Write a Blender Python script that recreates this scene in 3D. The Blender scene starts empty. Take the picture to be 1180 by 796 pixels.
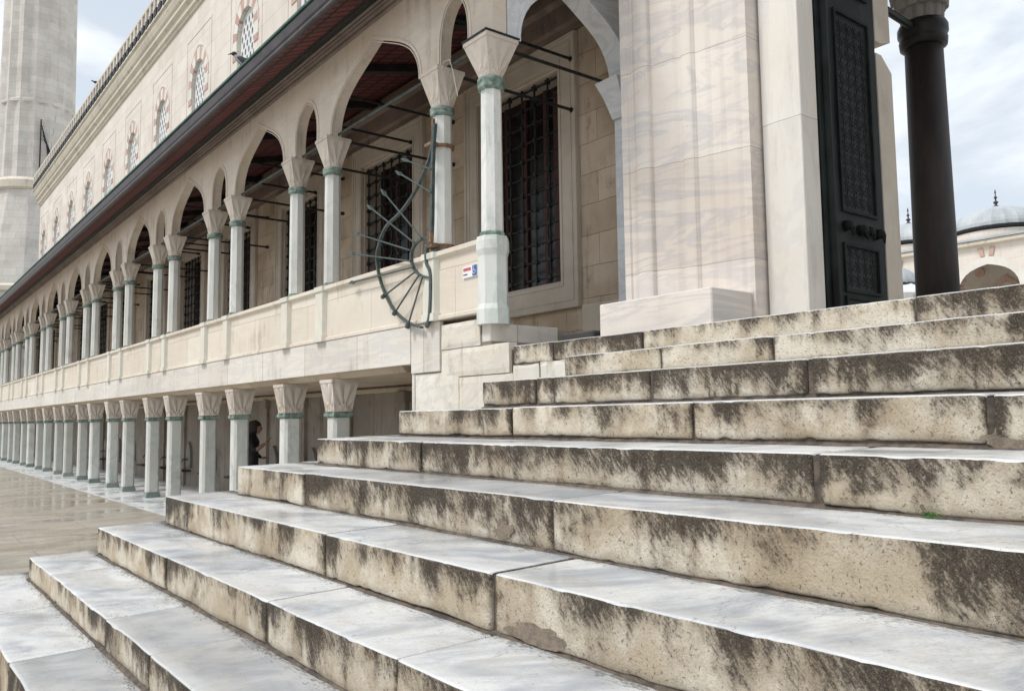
import bpy, bmesh, math, random
from mathutils import Vector, Matrix, noise
from mathutils.geometry import tessellate_polygon
random.seed(7)
H = 1.51                      # eye height; measured heights below are relative to the eye
scene = bpy.context.scene
COL = scene.collection
R = math.radians

# ------------------------------------------------------------------ materials
class NB:
    def __init__(s, name):
        s.m = bpy.data.materials.new(name); s.m.use_nodes = True
        s.nt = s.m.node_tree; s.b = s.nt.nodes['Principled BSDF']
        g = s.add('ShaderNodeNewGeometry'); s.pos = g.outputs['Position']; s.geo = g
    def add(s, t, **p):
        n = s.nt.nodes.new(t)
        for k, v in p.items(): setattr(n, k, v)
        return n
    def put(s, sock, v):
        if isinstance(v, bpy.types.NodeSocket): s.nt.links.new(v, sock)
        elif v is not None:
            if sock.type == 'RGBA' and not isinstance(v, (int, float)) and len(v) == 3: v = (*v, 1)
            if sock.type == 'RGBA' and isinstance(v, (int, float)): v = (v, v, v, 1)
            sock.default_value = v
    def vm(s, a, b, op='MULTIPLY'):
        n = s.add('ShaderNodeVectorMath', operation=op); s.put(n.inputs[0], a); s.put(n.inputs[1], b); return n.outputs[0]
    def ma(s, op, a, b=0.0, c=None, clamp=False):
        n = s.add('ShaderNodeMath', operation=op, use_clamp=clamp); s.put(n.inputs[0], a); s.put(n.inputs[1], b)
        if c is not None: s.put(n.inputs[2], c)
        return n.outputs[0]
    def noise(s, scale=1., detail=5, rough=.6, dist=0., sc=(1, 1, 1), off=(0, 0, 0), vec=None):
        v = vec if vec is not None else s.pos
        v = s.vm(v, sc)
        v = s.vm(v, off, 'ADD')
        n = s.add('ShaderNodeTexNoise'); s.put(n.inputs['Vector'], v); n.inputs['Scale'].default_value = scale
        n.inputs['Detail'].default_value = detail; n.inputs['Roughness'].default_value = rough; n.inputs['Distortion'].default_value = dist
        return n.outputs['Fac']
    def ss(s, v, lo, hi, a=0., b=1.):
        n = s.add('ShaderNodeMapRange', interpolation_type='SMOOTHSTEP'); s.put(n.inputs[0], v)
        for i, x in enumerate((lo, hi, a, b)): n.inputs[i+1].default_value = x
        return n.outputs[0]
    def mix(s, f, a, b, mode='MIX'):
        n = s.add('ShaderNodeMix', data_type='RGBA', blend_type=mode); s.put(n.inputs[0], f); s.put(n.inputs[6], a); s.put(n.inputs[7], b)
        return n.outputs[2]
    def sep(s, v):
        n = s.add('ShaderNodeSeparateXYZ'); s.put(n.inputs[0], v); return n.outputs
    def comb(s, x, y, z):
        n = s.add('ShaderNodeCombineXYZ'); s.put(n.inputs[0], x); s.put(n.inputs[1], y); s.put(n.inputs[2], z); return n.outputs[0]
    def brick(s, vec, w, h, mortar=.006, offset=.5, smooth=.3, c1=(.4,.4,.4), c2=(.6,.6,.6)):
        n = s.add('ShaderNodeTexBrick', offset=offset); s.put(n.inputs['Vector'], vec)
        s.put(n.inputs['Color1'], c1); s.put(n.inputs['Color2'], c2); s.put(n.inputs['Mortar'], (.5, .5, .5))
        for k, v in (('Scale', 1), ('Mortar Size', mortar), ('Mortar Smooth', smooth), ('Bias', 0), ('Brick Width', w), ('Row Height', h)): n.inputs[k].default_value = v
        return n.outputs['Color'], n.outputs['Fac']
    def done(s, col, rough=.8, bump=None, bs=.3, bd=.01, metal=0., spec=.5):
        s.put(s.b.inputs['Base Color'], col); s.put(s.b.inputs['Roughness'], rough); s.put(s.b.inputs['Metallic'], metal)
        s.b.inputs['Specular IOR Level'].default_value = spec
        if bump is not None:
            n = s.add('ShaderNodeBump'); s.put(n.inputs['Height'], bump); n.inputs['Strength'].default_value = bs; n.inputs['Distance'].default_value = bd
            s.nt.links.new(n.outputs[0], s.b.inputs['Normal'])
        return s.m

def stone(name, c1, c2, veins=None, vsc=(.6, .6, 5), vamt=.6, brick=None, stain=(.10, .09, .075), samt=.35, rough=.75, bs=.35, seed=0., grime=1.4, vary=0.):
    """weathered ashlar or marble; veins is the colour of the veining, brick=(width,height,mortar)"""
    k = NB(name); o = (seed, seed*1.7, seed*.6)
    big = k.noise(.9, 6, .6, .4, off=o)
    col = k.mix(k.ss(big, .35, .65), c1, c2)
    fine = k.noise(38, 6, .7, off=o)
    if veins:
        w = k.noise(1.6, 7, .62, 1.4, sc=vsc, off=o)
        v = k.ma('ABSOLUTE', k.ma('SUBTRACT', w, .5))
        v = k.ss(v, .0, .07, 1, 0)
        w2 = k.ss(k.noise(.9, 5, .6, 1.0, sc=vsc, off=(seed+9, 0, 3)), .5, .68)
        col = k.mix(k.ma('MULTIPLY', k.ma('MAXIMUM', v, w2), vamt), col, veins)
    h = k.ma('MULTIPLY', fine, .5)
    if brick:
        p = k.sep(k.vm(k.pos, (1, 1, 1)))
        wob = k.ma('MULTIPLY', k.noise(2.2, 3, .5), .03)
        vec = k.comb(k.ma('ADD', k.ma('ADD', p[0], p[1]), seed), k.ma('ADD', p[2], wob), 0)
        bc, bf = k.brick(vec, *brick)
        t = k.sep(bc)[0]
        col = k.mix(.28, col, k.mix(k.ss(t, .4, .6), k.mix(.5, c1, stain), c2), 'MIX')
        col = k.mix(k.ma('MULTIPLY', bf, .75), col, stain)
        h = k.ma('SUBTRACT', h, k.ma('MULTIPLY', bf, 1.2))
    drip = k.noise(2.6, 7, .65, sc=(3, 3, .28), off=o)
    patch = k.noise(grime, 7, .7, off=(seed, 3, 1))
    s = k.ss(k.ma('ADD', k.ma('MULTIPLY', drip, .55), k.ma('MULTIPLY', patch, .55)), .56, .72)
    s = k.ma('MULTIPLY', s, k.ss(fine, .3, .6, .5, 1))
    col = k.mix(k.ma('MULTIPLY', s, samt), col, stain)
    if vary: col = k.mix(k.ma('MULTIPLY', k.add('ShaderNodeObjectInfo').outputs['Random'], vary), col, k.mix(.5, stain, c1))
    pits = k.ss(k.noise(60, 3, .5, off=o), .68, .76)
    col = k.mix(k.ma('MULTIPLY', pits, .35), col, stain)
    return k.done(col, k.ma('ADD', rough - .1, k.ma('MULTIPLY', fine, .2)), h, bs, .012)

MORTAR = None
def make_step_mats():
    # riser: cream limestone with soot held under the nosing, ragged streaks, coarse tooling
    k = NB('riser_stone')
    uv = k.add('ShaderNodeUVMap', uv_map='uv').outputs[0]; v = k.sep(uv)[1]
    at = k.add('ShaderNodeAttribute', attribute_name='blk').outputs['Fac']
    off = k.comb(k.ma('MULTIPLY', at, 13), k.ma('MULTIPLY', at, 7), k.ma('MULTIPLY', at, 5))
    P = k.vm(k.pos, off, 'ADD')
    base = k.mix(k.ss(k.noise(3.2, 5, .6, .3, vec=P), .35, .65), (.60, .50, .365), (.86, .785, .655))
    base = k.mix(k.ma('MULTIPLY', k.ss(k.noise(2.1, 5, .7, .8, vec=P, off=(4, 4, 4)), .50, .66), .5), base, (.42, .305, .185))
    base = k.mix(k.ma('MULTIPLY', at, .15), base, (.52, .48, .42))
    dg = k.add('ShaderNodeMapping', vector_type='TEXTURE'); k.put(dg.inputs[0], P); dg.inputs['Rotation'].default_value = (0, R(50), 0)
    ed = k.add('ShaderNodeAttribute', attribute_name='edge').outputs['Fac']
    grain = k.noise(48, 6, .74, vec=dg.outputs[0], sc=(.32, .6, 1.5))
    fine = k.noise(110, 5, .75, vec=P)
    vf = k.noise(230, 3, .6, vec=P)
    streak = k.noise(5.2, 6, .66, .2, vec=P, sc=(1, 1, .16))
    patch = k.noise(1.7, 6, .6, .8, vec=P, sc=(1, 1, .9), off=(0, 5, 0))
    mid = k.noise(8, 5, .65, .4, vec=P, off=(2, 0, 6))
    # coverage of the soot, smooth; the grain then breaks up its border
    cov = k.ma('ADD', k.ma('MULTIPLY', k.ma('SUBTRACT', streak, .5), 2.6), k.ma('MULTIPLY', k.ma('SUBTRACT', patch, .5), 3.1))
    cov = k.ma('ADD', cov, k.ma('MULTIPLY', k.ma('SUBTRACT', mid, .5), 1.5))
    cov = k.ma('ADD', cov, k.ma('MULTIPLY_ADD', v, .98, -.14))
    cov = k.ma('ADD', cov, k.ma('MULTIPLY', k.ma('SUBTRACT', at, .5), .55))
    cov = k.ma('ADD', cov, k.ma('MULTIPLY', ed, .55))
    g = k.ma('ADD', k.ma('ADD', k.ma('MULTIPLY', grain, .54), k.ma('MULTIPLY', fine, .26)), k.ma('MULTIPLY', vf, .20))
    e = k.ma('ADD', cov, k.ma('MULTIPLY', k.ma('SUBTRACT', g, .5), 4.2))
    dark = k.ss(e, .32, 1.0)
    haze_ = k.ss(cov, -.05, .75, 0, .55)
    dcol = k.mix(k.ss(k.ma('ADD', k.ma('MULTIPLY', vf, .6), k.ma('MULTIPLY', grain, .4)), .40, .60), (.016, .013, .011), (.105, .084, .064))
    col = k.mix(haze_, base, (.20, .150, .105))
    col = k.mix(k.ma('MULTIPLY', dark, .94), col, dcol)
    pit = k.ss(k.noise(75, 4, .7, .6, vec=P, off=(7, 1, 2)), .60, .68)
    col = k.mix(k.ma('MULTIPLY', pit, .50), col, (.09, .07, .055))
    lite = k.ma('MULTIPLY', k.ss(k.noise(120, 3, .6, vec=P, off=(1, 1, 9)), .58, .68), .38)
    col = k.mix(lite, col, (.50, .42, .32))
    nose = k.ss(k.ma('ADD', v, k.ma('MULTIPLY', k.ma('SUBTRACT', mid, .5), .10)), .955, .985)
    col = k.mix(k.ma('MULTIPLY', nose, .45), col, (.56, .52, .46))
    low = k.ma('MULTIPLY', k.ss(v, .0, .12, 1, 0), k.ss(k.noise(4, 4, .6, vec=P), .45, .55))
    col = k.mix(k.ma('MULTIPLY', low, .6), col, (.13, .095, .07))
    h = k.ma('ADD', k.ma('MULTIPLY', grain, .9), k.ma('SUBTRACT', k.ma('MULTIPLY', fine, .8), k.ma('MULTIPLY', pit, .8)))
    riser = k.done(col, k.ma('ADD', .55, k.ma('MULTIPLY', fine, .4)), h, .9, .014, 0, .18)
    # tread: damp grey-white marble
    k = NB('tread_marble')
    uv = k.add('ShaderNodeUVMap', uv_map='uv').outputs[0]; v = k.sep(uv)[1]
    at = k.add('ShaderNodeAttribute', attribute_name='blk').outputs['Fac']
    off = k.comb(k.ma('MULTIPLY', at, 17), k.ma('MULTIPLY', at, 11), 0)
    P = k.vm(k.pos, off, 'ADD')
    dg = k.add('ShaderNodeMapping', vector_type='TEXTURE'); k.put(dg.inputs[0], P)
    rz = k.ma('MULTIPLY_ADD', at, .9, .5); k.nt.links.new(k.comb(0, 0, rz), dg.inputs['Rotation'])
    veinv = dg.outputs[0]
    w = k.noise(2.1, 7, .62, .8, vec=veinv, sc=(.75, 1.5, 1))
    band = k.ss(w, .40, .68)
    w2 = k.noise(5.5, 8, .7, 1.2, vec=veinv, sc=(.35, 1.8, 1), off=(3, 1, 0))
    lines = k.ss(k.ma('ABSOLUTE', k.ma('SUBTRACT', w2, .5)), 0, .013, 1, 0)
    fine = k.noise(80, 5, .75, vec=P)
    col = k.mix(band, (.66, .665, .665), (.33, .355, .395))
    slab = k.ss(at, .80, .86)
    col = k.mix(k.ma('MULTIPLY', slab, .55), col, (.30, .30, .30))
    col = k.mix(k.ma('MULTIPLY', lines, .50), col, (.27, .29, .32))
    wear = k.noise(3.4, 7, .7, .5, vec=P, off=(6, 0, 0))
    col = k.mix(k.ma('MULTIPLY', k.ss(wear, .50, .66), .45), col, (.50, .475, .42))
    col = k.mix(k.ma('MULTIPLY', k.ss(fine, .48, .66), .42), col, (.38, .38, .37))
    frontw = k.ma('MULTIPLY', k.ss(v, .0, .22, 1, 0), .40)
    col = k.mix(frontw, col, (.68, .685, .68))
    # dirt crumbs gathering towards the riser behind
    sp = k.noise(60, 5, .75, vec=P, sc=(.5, 1.7, 1))
    nearb = k.ma('MULTIPLY', k.ma('POWER', v, 4), k.ma('ADD', k.noise(3.5, 4, .6, vec=P, off=(9, 2, 0)), .12))
    e = k.ma('ADD', sp, k.ma('MULTIPLY', nearb, .42))
    d = k.ss(e, .70, .78)
    col = k.mix(k.ma('MULTIPLY', d, .8), col, (.10, .095, .085))
    blot = k.ss(k.noise(6, 8, .78, .6, vec=P, off=(3, 9, 1)), .60, .67)
    col = k.mix(k.ma('MULTIPLY', blot, .6), col, (.24, .235, .22))
    cr = k.noise(2.6, 6, .6, 2.2, vec=P, off=(1, 7, 0))
    crack = k.ma('MULTIPLY', k.ss(k.ma('ABSOLUTE', k.ma('SUBTRACT', cr, .5)), 0, .006, 1, 0), k.ss(k.noise(1.1, 2, .5, vec=P, off=(5, 5, 0)), .54, .6))
    col = k.mix(k.ma('MULTIPLY', crack, .7), col, (.1, .095, .09))
    wet = k.ss(k.noise(1.8, 4, .55, vec=P, sc=(.6, 1.5, 1), off=(2, 8, 0)), .42, .62)
    rough = k.ma('SUBTRACT', .46, k.ma('MULTIPLY', wet, .30))
    rough = k.ma('ADD', rough, k.ma('MULTIPLY', d, .3))
    h = k.ma('ADD', k.ma('MULTIPLY', fine, .3), k.ma('SUBTRACT', k.ma('MULTIPLY', k.noise(9, 4, .6, vec=P), .7), crack))
    tread = k.done(col, rough, h, .22, .008)
    return riser, tread
RISER, TREAD = make_step_mats()

def simple(name, c1, c2, rough=.6, scale=8, metal=0., bs=.2, sc=(1, 1, 1), spec=.5):
    k = NB(name); n = k.noise(scale, 6, .65, .3, sc=sc)
    return k.done(k.mix(k.ss(n, .35, .65), c1, c2), k.ma('ADD', rough - .08, k.ma('MULTIPLY', n, .16)), k.noise(scale*5, 4, .6), bs, .006, metal, spec)

M = {}
M['mortar'] = simple('mortar', (.06, .050, .042), (.15, .118, .092), .95, 16, bs=.8)
M['patch'] = simple('old_mortar_patch', (.16, .13, .10), (.26, .21, .16), .95, 22, bs=.8)
M['facade'] = stone('facade_limestone', (.68, .58, .47), (.77, .69, .59), (.56, .53, .50), (.5, .5, 3), .30, None, (.32, .26, .20), .55, .8, .35, 1)
M['fascia'] = stone('fascia_marble', (.72, .66, .57), (.78, .74, .68), (.55, .54, .54), (.35, .35, 2.6), .55, (1.45, 3.0, .006), (.24, .20, .16), .38, .65, .25, 2)
M['parapet'] = stone('parapet_marble', (.73, .64, .53), (.78, .72, .62), (.60, .55, .50), (.35, .35, 1.8), .30, (1.7, 3.0, .004), (.34, .27, .20), .55, .7, .25, 3)
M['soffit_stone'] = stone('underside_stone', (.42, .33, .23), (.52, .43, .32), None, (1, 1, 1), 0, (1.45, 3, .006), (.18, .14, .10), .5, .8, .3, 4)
M['blocks'] = stone('wall_block_stone', (.66, .60, .50), (.76, .73, .66), (.52, .50, .47), (1, 1, 2.2), .40, None, (.25, .20, .15), .6, .75, .5, 5, 3.5)
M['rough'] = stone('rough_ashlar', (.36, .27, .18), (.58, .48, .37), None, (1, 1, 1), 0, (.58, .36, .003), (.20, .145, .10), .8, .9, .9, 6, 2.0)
M['plaster'] = stone('rough_plaster', (.52, .46, .37), (.62, .57, .48), None, (1, 1, 1), 0, None, (.28, .22, .16), .4, .9, 1.0, 7, 3)
M['mainwall'] = stone('main_wall_limestone', (.68, .61, .545), (.76, .70, .64), None, (1, 1, 1), 0, (.95, .46, .006), (.42, .36, .29), .30, .85, .3, 8)
M['cornice'] = stone('cornice_stone', (.62, .56, .47), (.70, .64, .54), None, (1, 1, 1), 0, None, (.22, .19, .15), .6, .85, .3, 9)
M['minaret'] = stone('minaret_stone', (.56, .52, .48), (.68, .645, .60), None, (1, 1, 1), 0, (.9, .42, .006), (.30, .28, .25), .35, .85, .3, 10)
M['column'] = stone('column_marble', (.70, .70, .66), (.80, .79, .76), (.53, .59, .54), (1, 1, .5), .45, None, (.34, .33, .29), .65, .5, .2, 11, vary=.35)
M['pier'] = stone('pier_marble', (.64, .64, .59), (.74, .74, .70), (.44, .50, .46), (.8, .8, .5), .45, None, (.20, .17, .14), .60, .6, .25, 12, 2.5, vary=.40)
M['capital'] = stone('capital_stone', (.60, .53, .45), (.70, .63, .56), None, (1, 1, 1), 0, None, (.22, .17, .13), .6, .8, .4, 13, 4, vary=.35)
M['blue_marble'] = stone('white_blue_marble', (.72, .74, .76), (.80, .81, .82), (.50, .54, .60), (.8, .8, 2.5), .45, None, (.4, .4, .38), .2, .5, .15, 14)
M['portal'] = stone('portal_marble', (.70, .61, .53), (.79, .73, .66), (.47, .455, .48), (.35, .35, 1.9), .62, (40, .93, .004), (.36, .29, .23), .22, .6, .2, 15)
M['jamb'] = stone('jamb_marble', (.72, .66, .58), (.78, .75, .70), (.55, .53, .52), (2.0, 2.0, .35), .35, (40, 1.95, .004), (.35, .30, .25), .35, .6, .2, 16)
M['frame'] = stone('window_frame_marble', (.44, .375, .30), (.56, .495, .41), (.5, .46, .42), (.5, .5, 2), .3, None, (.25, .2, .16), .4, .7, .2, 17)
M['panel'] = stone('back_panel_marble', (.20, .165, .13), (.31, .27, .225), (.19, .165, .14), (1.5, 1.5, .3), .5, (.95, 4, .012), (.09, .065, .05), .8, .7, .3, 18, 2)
M['verdigris'] = simple('verdigris_bronze', (.10, .155, .13), (.30, .37, .32), .7, 14, bs=.4)
M['green_stone'] = stone('green_stained_marble', (.60, .64, .60), (.74, .75, .71), (.46, .55, .50), (1, 1, .5), .5, None, (.25, .24, .2), .4, .6, .2, 19)
M['pier_base'] = stone('dirty_green_base', (.24, .28, .25), (.36, .39, .35), None, (1, 1, 1), 0, None, (.1, .1, .09), .5, .7, .3, 31)
M['dark_foot'] = stone('grainy_dark_footing', (.20, .185, .165), (.34, .31, .27), None, (1, 1, 1), 0, None, (.05, .045, .04), .8, .9, .8, 32, 9)
M['joint_fill'] = simple('pale_joint_fill', (.26, .22, .18), (.38, .33, .27), .95, 16, bs=.5)
M['ped'] = stone('parapet_pedestal_marble', (.71, .655, .56), (.77, .72, .63), (.57, .61, .54), (1.2, 1.2, .4), .55, None, (.3, .27, .22), .35, .65, .2, 33)
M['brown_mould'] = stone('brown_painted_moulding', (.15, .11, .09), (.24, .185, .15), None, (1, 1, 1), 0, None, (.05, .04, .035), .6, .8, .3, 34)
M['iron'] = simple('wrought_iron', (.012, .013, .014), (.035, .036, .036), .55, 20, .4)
M['green_iron'] = simple('painted_green_grey_iron', (.045, .065, .062), (.09, .115, .108), .5, 15, .2)
M['rust'] = simple('rusty_strap', (.16, .08, .045), (.26, .15, .09), .8, 20)
M['gutter'] = simple('gutter_sheet', (.040, .032, .034), (.075, .062, .064), .5, 3, .2, bs=.1)
M['copper'] = simple('green_copper_edge', (.02, .075, .058), (.05, .13, .10), .6, 6)
M['lead'] = stone('lead_sheet', (.36, .39, .41), (.46, .49, .51), None, (1, 1, 1), 0, None, (.25, .26, .27), .4, .55, .2, 20)
M['darkwood'] = simple('dark_painted_beam', (.012, .016, .014), (.03, .03, .028), .6, 6)
M['eave_mould'] = stone('eave_moulding', (.16, .125, .105), (.23, .185, .16), None, (1, 1, 1), 0, None, (.06, .05, .045), .5, .7, .2, 21)
M['porphyry'] = simple('dark_porphyry', (.014, .010, .009), (.034, .023, .020), .6, 5, bs=.05, sc=(1, 1, .3))
M['capital_dark'] = stone('grey_muqarnas_stone', (.16, .15, .135), (.24, .225, .20), None, (1, 1, 1), 0, None, (.06, .05, .045), .6, .8, .3, 22)
M['black_bronze'] = simple('black_bronze_collar', (.008, .008, .008), (.02, .018, .016), .45, 10, .5)
M['door'] = simple('blackened_bronze_door', (.006, .007, .007), (.020, .027, .026), .6, 3.5, .0, bs=.25, sc=(1, 1, .35), spec=.2)
M['door_relief'] = simple('door_relief_bronze', (.007, .008, .008), (.018, .021, .020), .65, 9, .0, bs=.3, spec=.15)
M['glass_dark'] = simple('dark_window_glass', (.006, .006, .006), (.02, .015, .012), .25, 2)
M['shutter'] = simple('dark_red_shutter', (.05, .018, .014), (.08, .03, .022), .6, 4)
M['red_stone'] = stone('red_voussoir', (.46, .30, .25), (.54, .38, .32), None, (1, 1, 1), 0, None, (.25, .15, .12), .3, .85, .3, 23)
M['white_stone'] = stone('white_voussoir', (.68, .65, .59), (.74, .71, .66), None, (1, 1, 1), 0, None, (.4, .35, .3), .3, .85, .3, 24)
M['grille_white'] = simple('white_plaster_grille', (.66, .66, .66), (.75, .75, .75), .7, 6)
M['window_back'] = simple('grey_glass', (.10, .11, .14), (.16, .18, .22), .3, 4)
M['skin'] = simple('skin', (.22, .12, .08), (.26, .145, .095), .6, 5)
M['blackcloth'] = simple('black_cloth', (.006, .006, .007), (.014, .013, .014), .9, 12)
M['hair'] = simple('dark_hair', (.010, .007, .006), (.02, .014, .012), .7, 30)
M['crow_grey'] = simple('grey_feathers', (.24, .23, .25), (.34, .33, .35), .8, 30)
M['crow_black'] = simple('black_feathers', (.008, .009, .012), (.025, .027, .034), .5, 30)
M['sign_white'] = simple('sign_white', (.78, .78, .77), (.82, .82, .81), .4, 3)
M['sign_red'] = simple('sign_red', (.60, .03, .06), (.66, .04, .08), .4, 3)
M['sign_blue'] = simple('sign_blue', (.03, .10, .38), (.04, .12, .42), .4, 3)
M['leaf'] = simple('green_leaf', (.06, .16, .03), (.10, .24, .05), .6, 30)
M['brown_pipe'] = simple('terracotta_pipe', (.22, .11, .07), (.30, .16, .10), .8, 20)
M['dark_block'] = stone('near_black_stone', (.05, .047, .044), (.10, .09, .082), None, (1, 1, 1), 0, None, (.02, .02, .02), .5, .8, .5, 25)
M['gallery_in'] = stone('gallery_vault_plaster', (.48, .44, .38), (.56, .52, .46), None, (1, 1, 1), 0, None, (.3, .22, .18), .4, .85, .2, 26)
M['wood'] = simple('dark_wood_shelf', (.035, .022, .016), (.06, .04, .03), .7, 8)

def ceiling_mat():
    k = NB('red_lattice_ceiling'); p = k.sep(k.pos)
    c, f = k.brick(k.comb(p[1], p[0], 0), .245, .155, .026, 0, .1, (.13, .020, .024), (.20, .034, .036))
    col = k.mix(f, c, (.012, .016, .014))
    return k.done(col, .7, k.ma('MULTIPLY', f, 1), .4, .01)
M['ceiling'] = ceiling_mat()

def plaza_mat():
    k = NB('wet_plaza_paving'); p = k.sep(k.pos)
    wob = k.ma('MULTIPLY', k.noise(.8, 3, .5), .06)
    c, f = k.brick(k.comb(p[1], k.ma('ADD', p[0], wob), 0), 2.6, .95, .007, .37, .4, (.2, .2, .2), (.8, .8, .8))
    t = k.sep(c)[0]
    n = k.noise(2.2, 8, .7, .8, sc=(1.2, .45, 1))
    col = k.mix(k.ss(n, .34, .66), (.26, .225, .18), (.44, .39, .32))
    col = k.mix(k.ma('MULTIPLY', k.ss(k.noise(5, 6, .65, .5, sc=(1.2, .22, 1), off=(3, 3, 3)), .54, .68), .45), col, (.60, .50, .38))
    col = k.mix(k.ma('MULTIPLY', k.ss(t, .3, .7), .35), col, (.36, .35, .33))
    col = k.mix(k.ma('MULTIPLY', f, .6), col, (.10, .085, .07))
    col = k.mix(k.ma('MULTIPLY', k.ss(k.noise(55, 4, .7), .6, .7), .4), col, (.10, .09, .075))
    wet = k.ss(k.noise(.9, 5, .6, .4, sc=(1.1, .4, 1), off=(2, 5, 1)), .40, .62)
    rough = k.ma('SUBTRACT', .40, k.ma('MULTIPLY', wet, .28))
    h = k.ma('SUBTRACT', k.ma('MULTIPLY', k.noise(5, 5, .6, sc=(2, .5, 1)), .8), f)
    return k.done(col, rough, h, .12, .01)
M['plaza'] = plaza_mat()
def strip_mat():
    k = NB('wet_marble_strip'); p = k.sep(k.pos)
    c, f = k.brick(k.comb(p[0], p[1], 0), 1.8, 3, .010, .5, .4)
    n = k.noise(1.6, 6, .6, 1.2, sc=(.6, 2, 1))
    col = k.mix(k.ss(n, .4, .66), (.66, .67, .67), (.44, .48, .50))
    col = k.mix(k.ma('MULTIPLY', f, .7), col, (.12, .11, .1))
    return k.done(col, k.ss(k.noise(1.3, 4, .5), .4, .6, .40, .13), k.noise(6, 4, .6), .1, .01)
M['strip'] = strip_mat()
def courtyard_mat():
    return stone('courtyard_paving', (.50, .47, .42), (.58, .55, .50), None, (1, 1, 1), 0, None, (.2, .18, .16), .4, .5, .2, 27)
M['court'] = courtyard_mat()

# ------------------------------------------------------------------ mesh helpers
def V(x, y, z): return Vector((x, y, z))
def thing(name, label, cat, loc=(0, 0, 0), group=None):
    o = bpy.data.objects.new(name, None); COL.objects.link(o); o.location = loc; o.empty_display_size = .2
    o['label'] = label; o['category'] = cat
    if group: o['group'] = group
    return o
def wloc(o):
    v = Vector(o.location)
    while o.parent: o = o.parent; v = v + Vector(o.location)
    return v
def obj(name, bm, mats, parent=None, smooth=False, loc=None, label=None, kind=None):
    """links bm as one mesh object; bm is in world coordinates and is moved into the parent's (or loc's) frame"""
    me = bpy.data.meshes.new(name); bmesh.ops.recalc_face_normals(bm, faces=bm.faces)
    base = wloc(parent) if parent else Vector((0, 0, 0))
    own = Vector(loc) - base if loc is not None else Vector((0, 0, 0))
    bmesh.ops.translate(bm, verts=bm.verts, vec=-(base + own))
    bm.to_mesh(me); bm.free()
    for m in (mats if isinstance(mats, (list, tuple)) else [mats]): me.materials.append(m)
    if smooth:
        for f in me.polygons: f.use_smooth = True
    o = bpy.data.objects.new(name, me); COL.objects.link(o); o.location = own
    if parent: o.parent = parent
    if label: o['label'] = label
    if kind: o['kind'] = kind
    return o
def tag(o, label, cat, group=None):
    o['label'] = label; o['category'] = cat
    if group: o['group'] = group
    return o
KIDS = {}
def copy_part(o, dx, parent=None):
    """copy a part and its sub-parts, shifted by dx"""
    c = o.copy(); COL.objects.link(c); c.parent = parent or o.parent
    if not (parent and parent is not o.parent): c.location = Vector(o.location) + Vector(dx)
    else: c.location = Vector(o.location)
    for ch in [x for x in list(o.children)]: copy_part(ch, (0, 0, 0), c)
    return c
def box(bm, a, b, mi=0, bev=0.):
    x0, y0, z0 = a; x1, y1, z1 = b
    t = bmesh.new() if bev else bm
    vs = [t.verts.new(p) for p in ((x0,y0,z0),(x1,y0,z0),(x1,y1,z0),(x0,y1,z0),(x0,y0,z1),(x1,y0,z1),(x1,y1,z1),(x0,y1,z1))]
    fs = [t.faces.new([vs[i] for i in q]) for q in ((0,3,2,1),(4,5,6,7),(0,1,5,4),(1,2,6,5),(2,3,7,6),(3,0,4,7))]
    for f in fs: f.material_index = mi
    if bev:
        bmesh.ops.bevel(t, geom=list(t.edges), offset=bev, segments=1, affect='EDGES')
        merge(bm, t, mi)
    return bm
def merge(bm, t, mi=None):
    mp = {}
    for v in t.verts: mp[v] = bm.verts.new(v.co)
    for f in t.faces:
        try: g = bm.faces.new([mp[v] for v in f.verts])
        except ValueError: continue
        g.material_index = f.material_index if mi is None else mi
    t.free()
def loft(bm, rings, cap=True, close=True, mi=0):
    vr = [[bm.verts.new(p) for p in r] for r in rings]
    n = len(vr[0])
    for a, b in zip(vr, vr[1:]):
        for i in range(n if close else n-1):
            j = (i+1) % n
            f = bm.faces.new((a[i], a[j], b[j], b[i])); f.material_index = mi
    if cap and close:
        bm.faces.new(vr[0][::-1]).material_index = mi; bm.faces.new(vr[-1]).material_index = mi
    return vr
def ring(cx, cy, z, r, n=8, rot=None):
    rot = math.pi/n if rot is None else rot
    return [(cx + r*math.cos(rot + 2*math.pi*i/n), cy + r*math.sin(rot + 2*math.pi*i/n), z) for i in range(n)]
def lathe(bm, cx, cy, prof, n=24, mi=0, rot=None):
    loft(bm, [ring(cx, cy, z, r, n, rot) for r, z in prof], mi=mi)
def tube(bm, pts, r, n=8, taper=None, mi=0):
    pts = [Vector(p) for p in pts]; rings = []
    up = None
    for i, p in enumerate(pts):
        d = (pts[min(i+1, len(pts)-1)] - pts[max(i-1, 0)]).normalized()
        if up is None: up = d.orthogonal().normalized()
        s = d.cross(up).normalized(); up = s.cross(d).normalized()
        rr = r if taper is None else r*taper[i]
        rings.append([p + (s*math.cos(2*math.pi*j/n) + up*math.sin(2*math.pi*j/n))*rr for j in range(n)])
    loft(bm, rings, mi=mi)
def strap(bm, pts, w, t, nrm):
    """flat bar: width w along nrm, thickness t in the plane"""
    pts = [Vector(p) for p in pts]; nrm = Vector(nrm).normalized(); rings = []
    for i, p in enumerate(pts):
        d = (pts[min(i+1, len(pts)-1)] - pts[max(i-1, 0)]).normalized(); s = d.cross(nrm).normalized()
        rings.append([p + s*t/2 + nrm*w/2, p - s*t/2 + nrm*w/2, p - s*t/2 - nrm*w/2, p + s*t/2 - nrm*w/2])
    loft(bm, rings)
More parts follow.
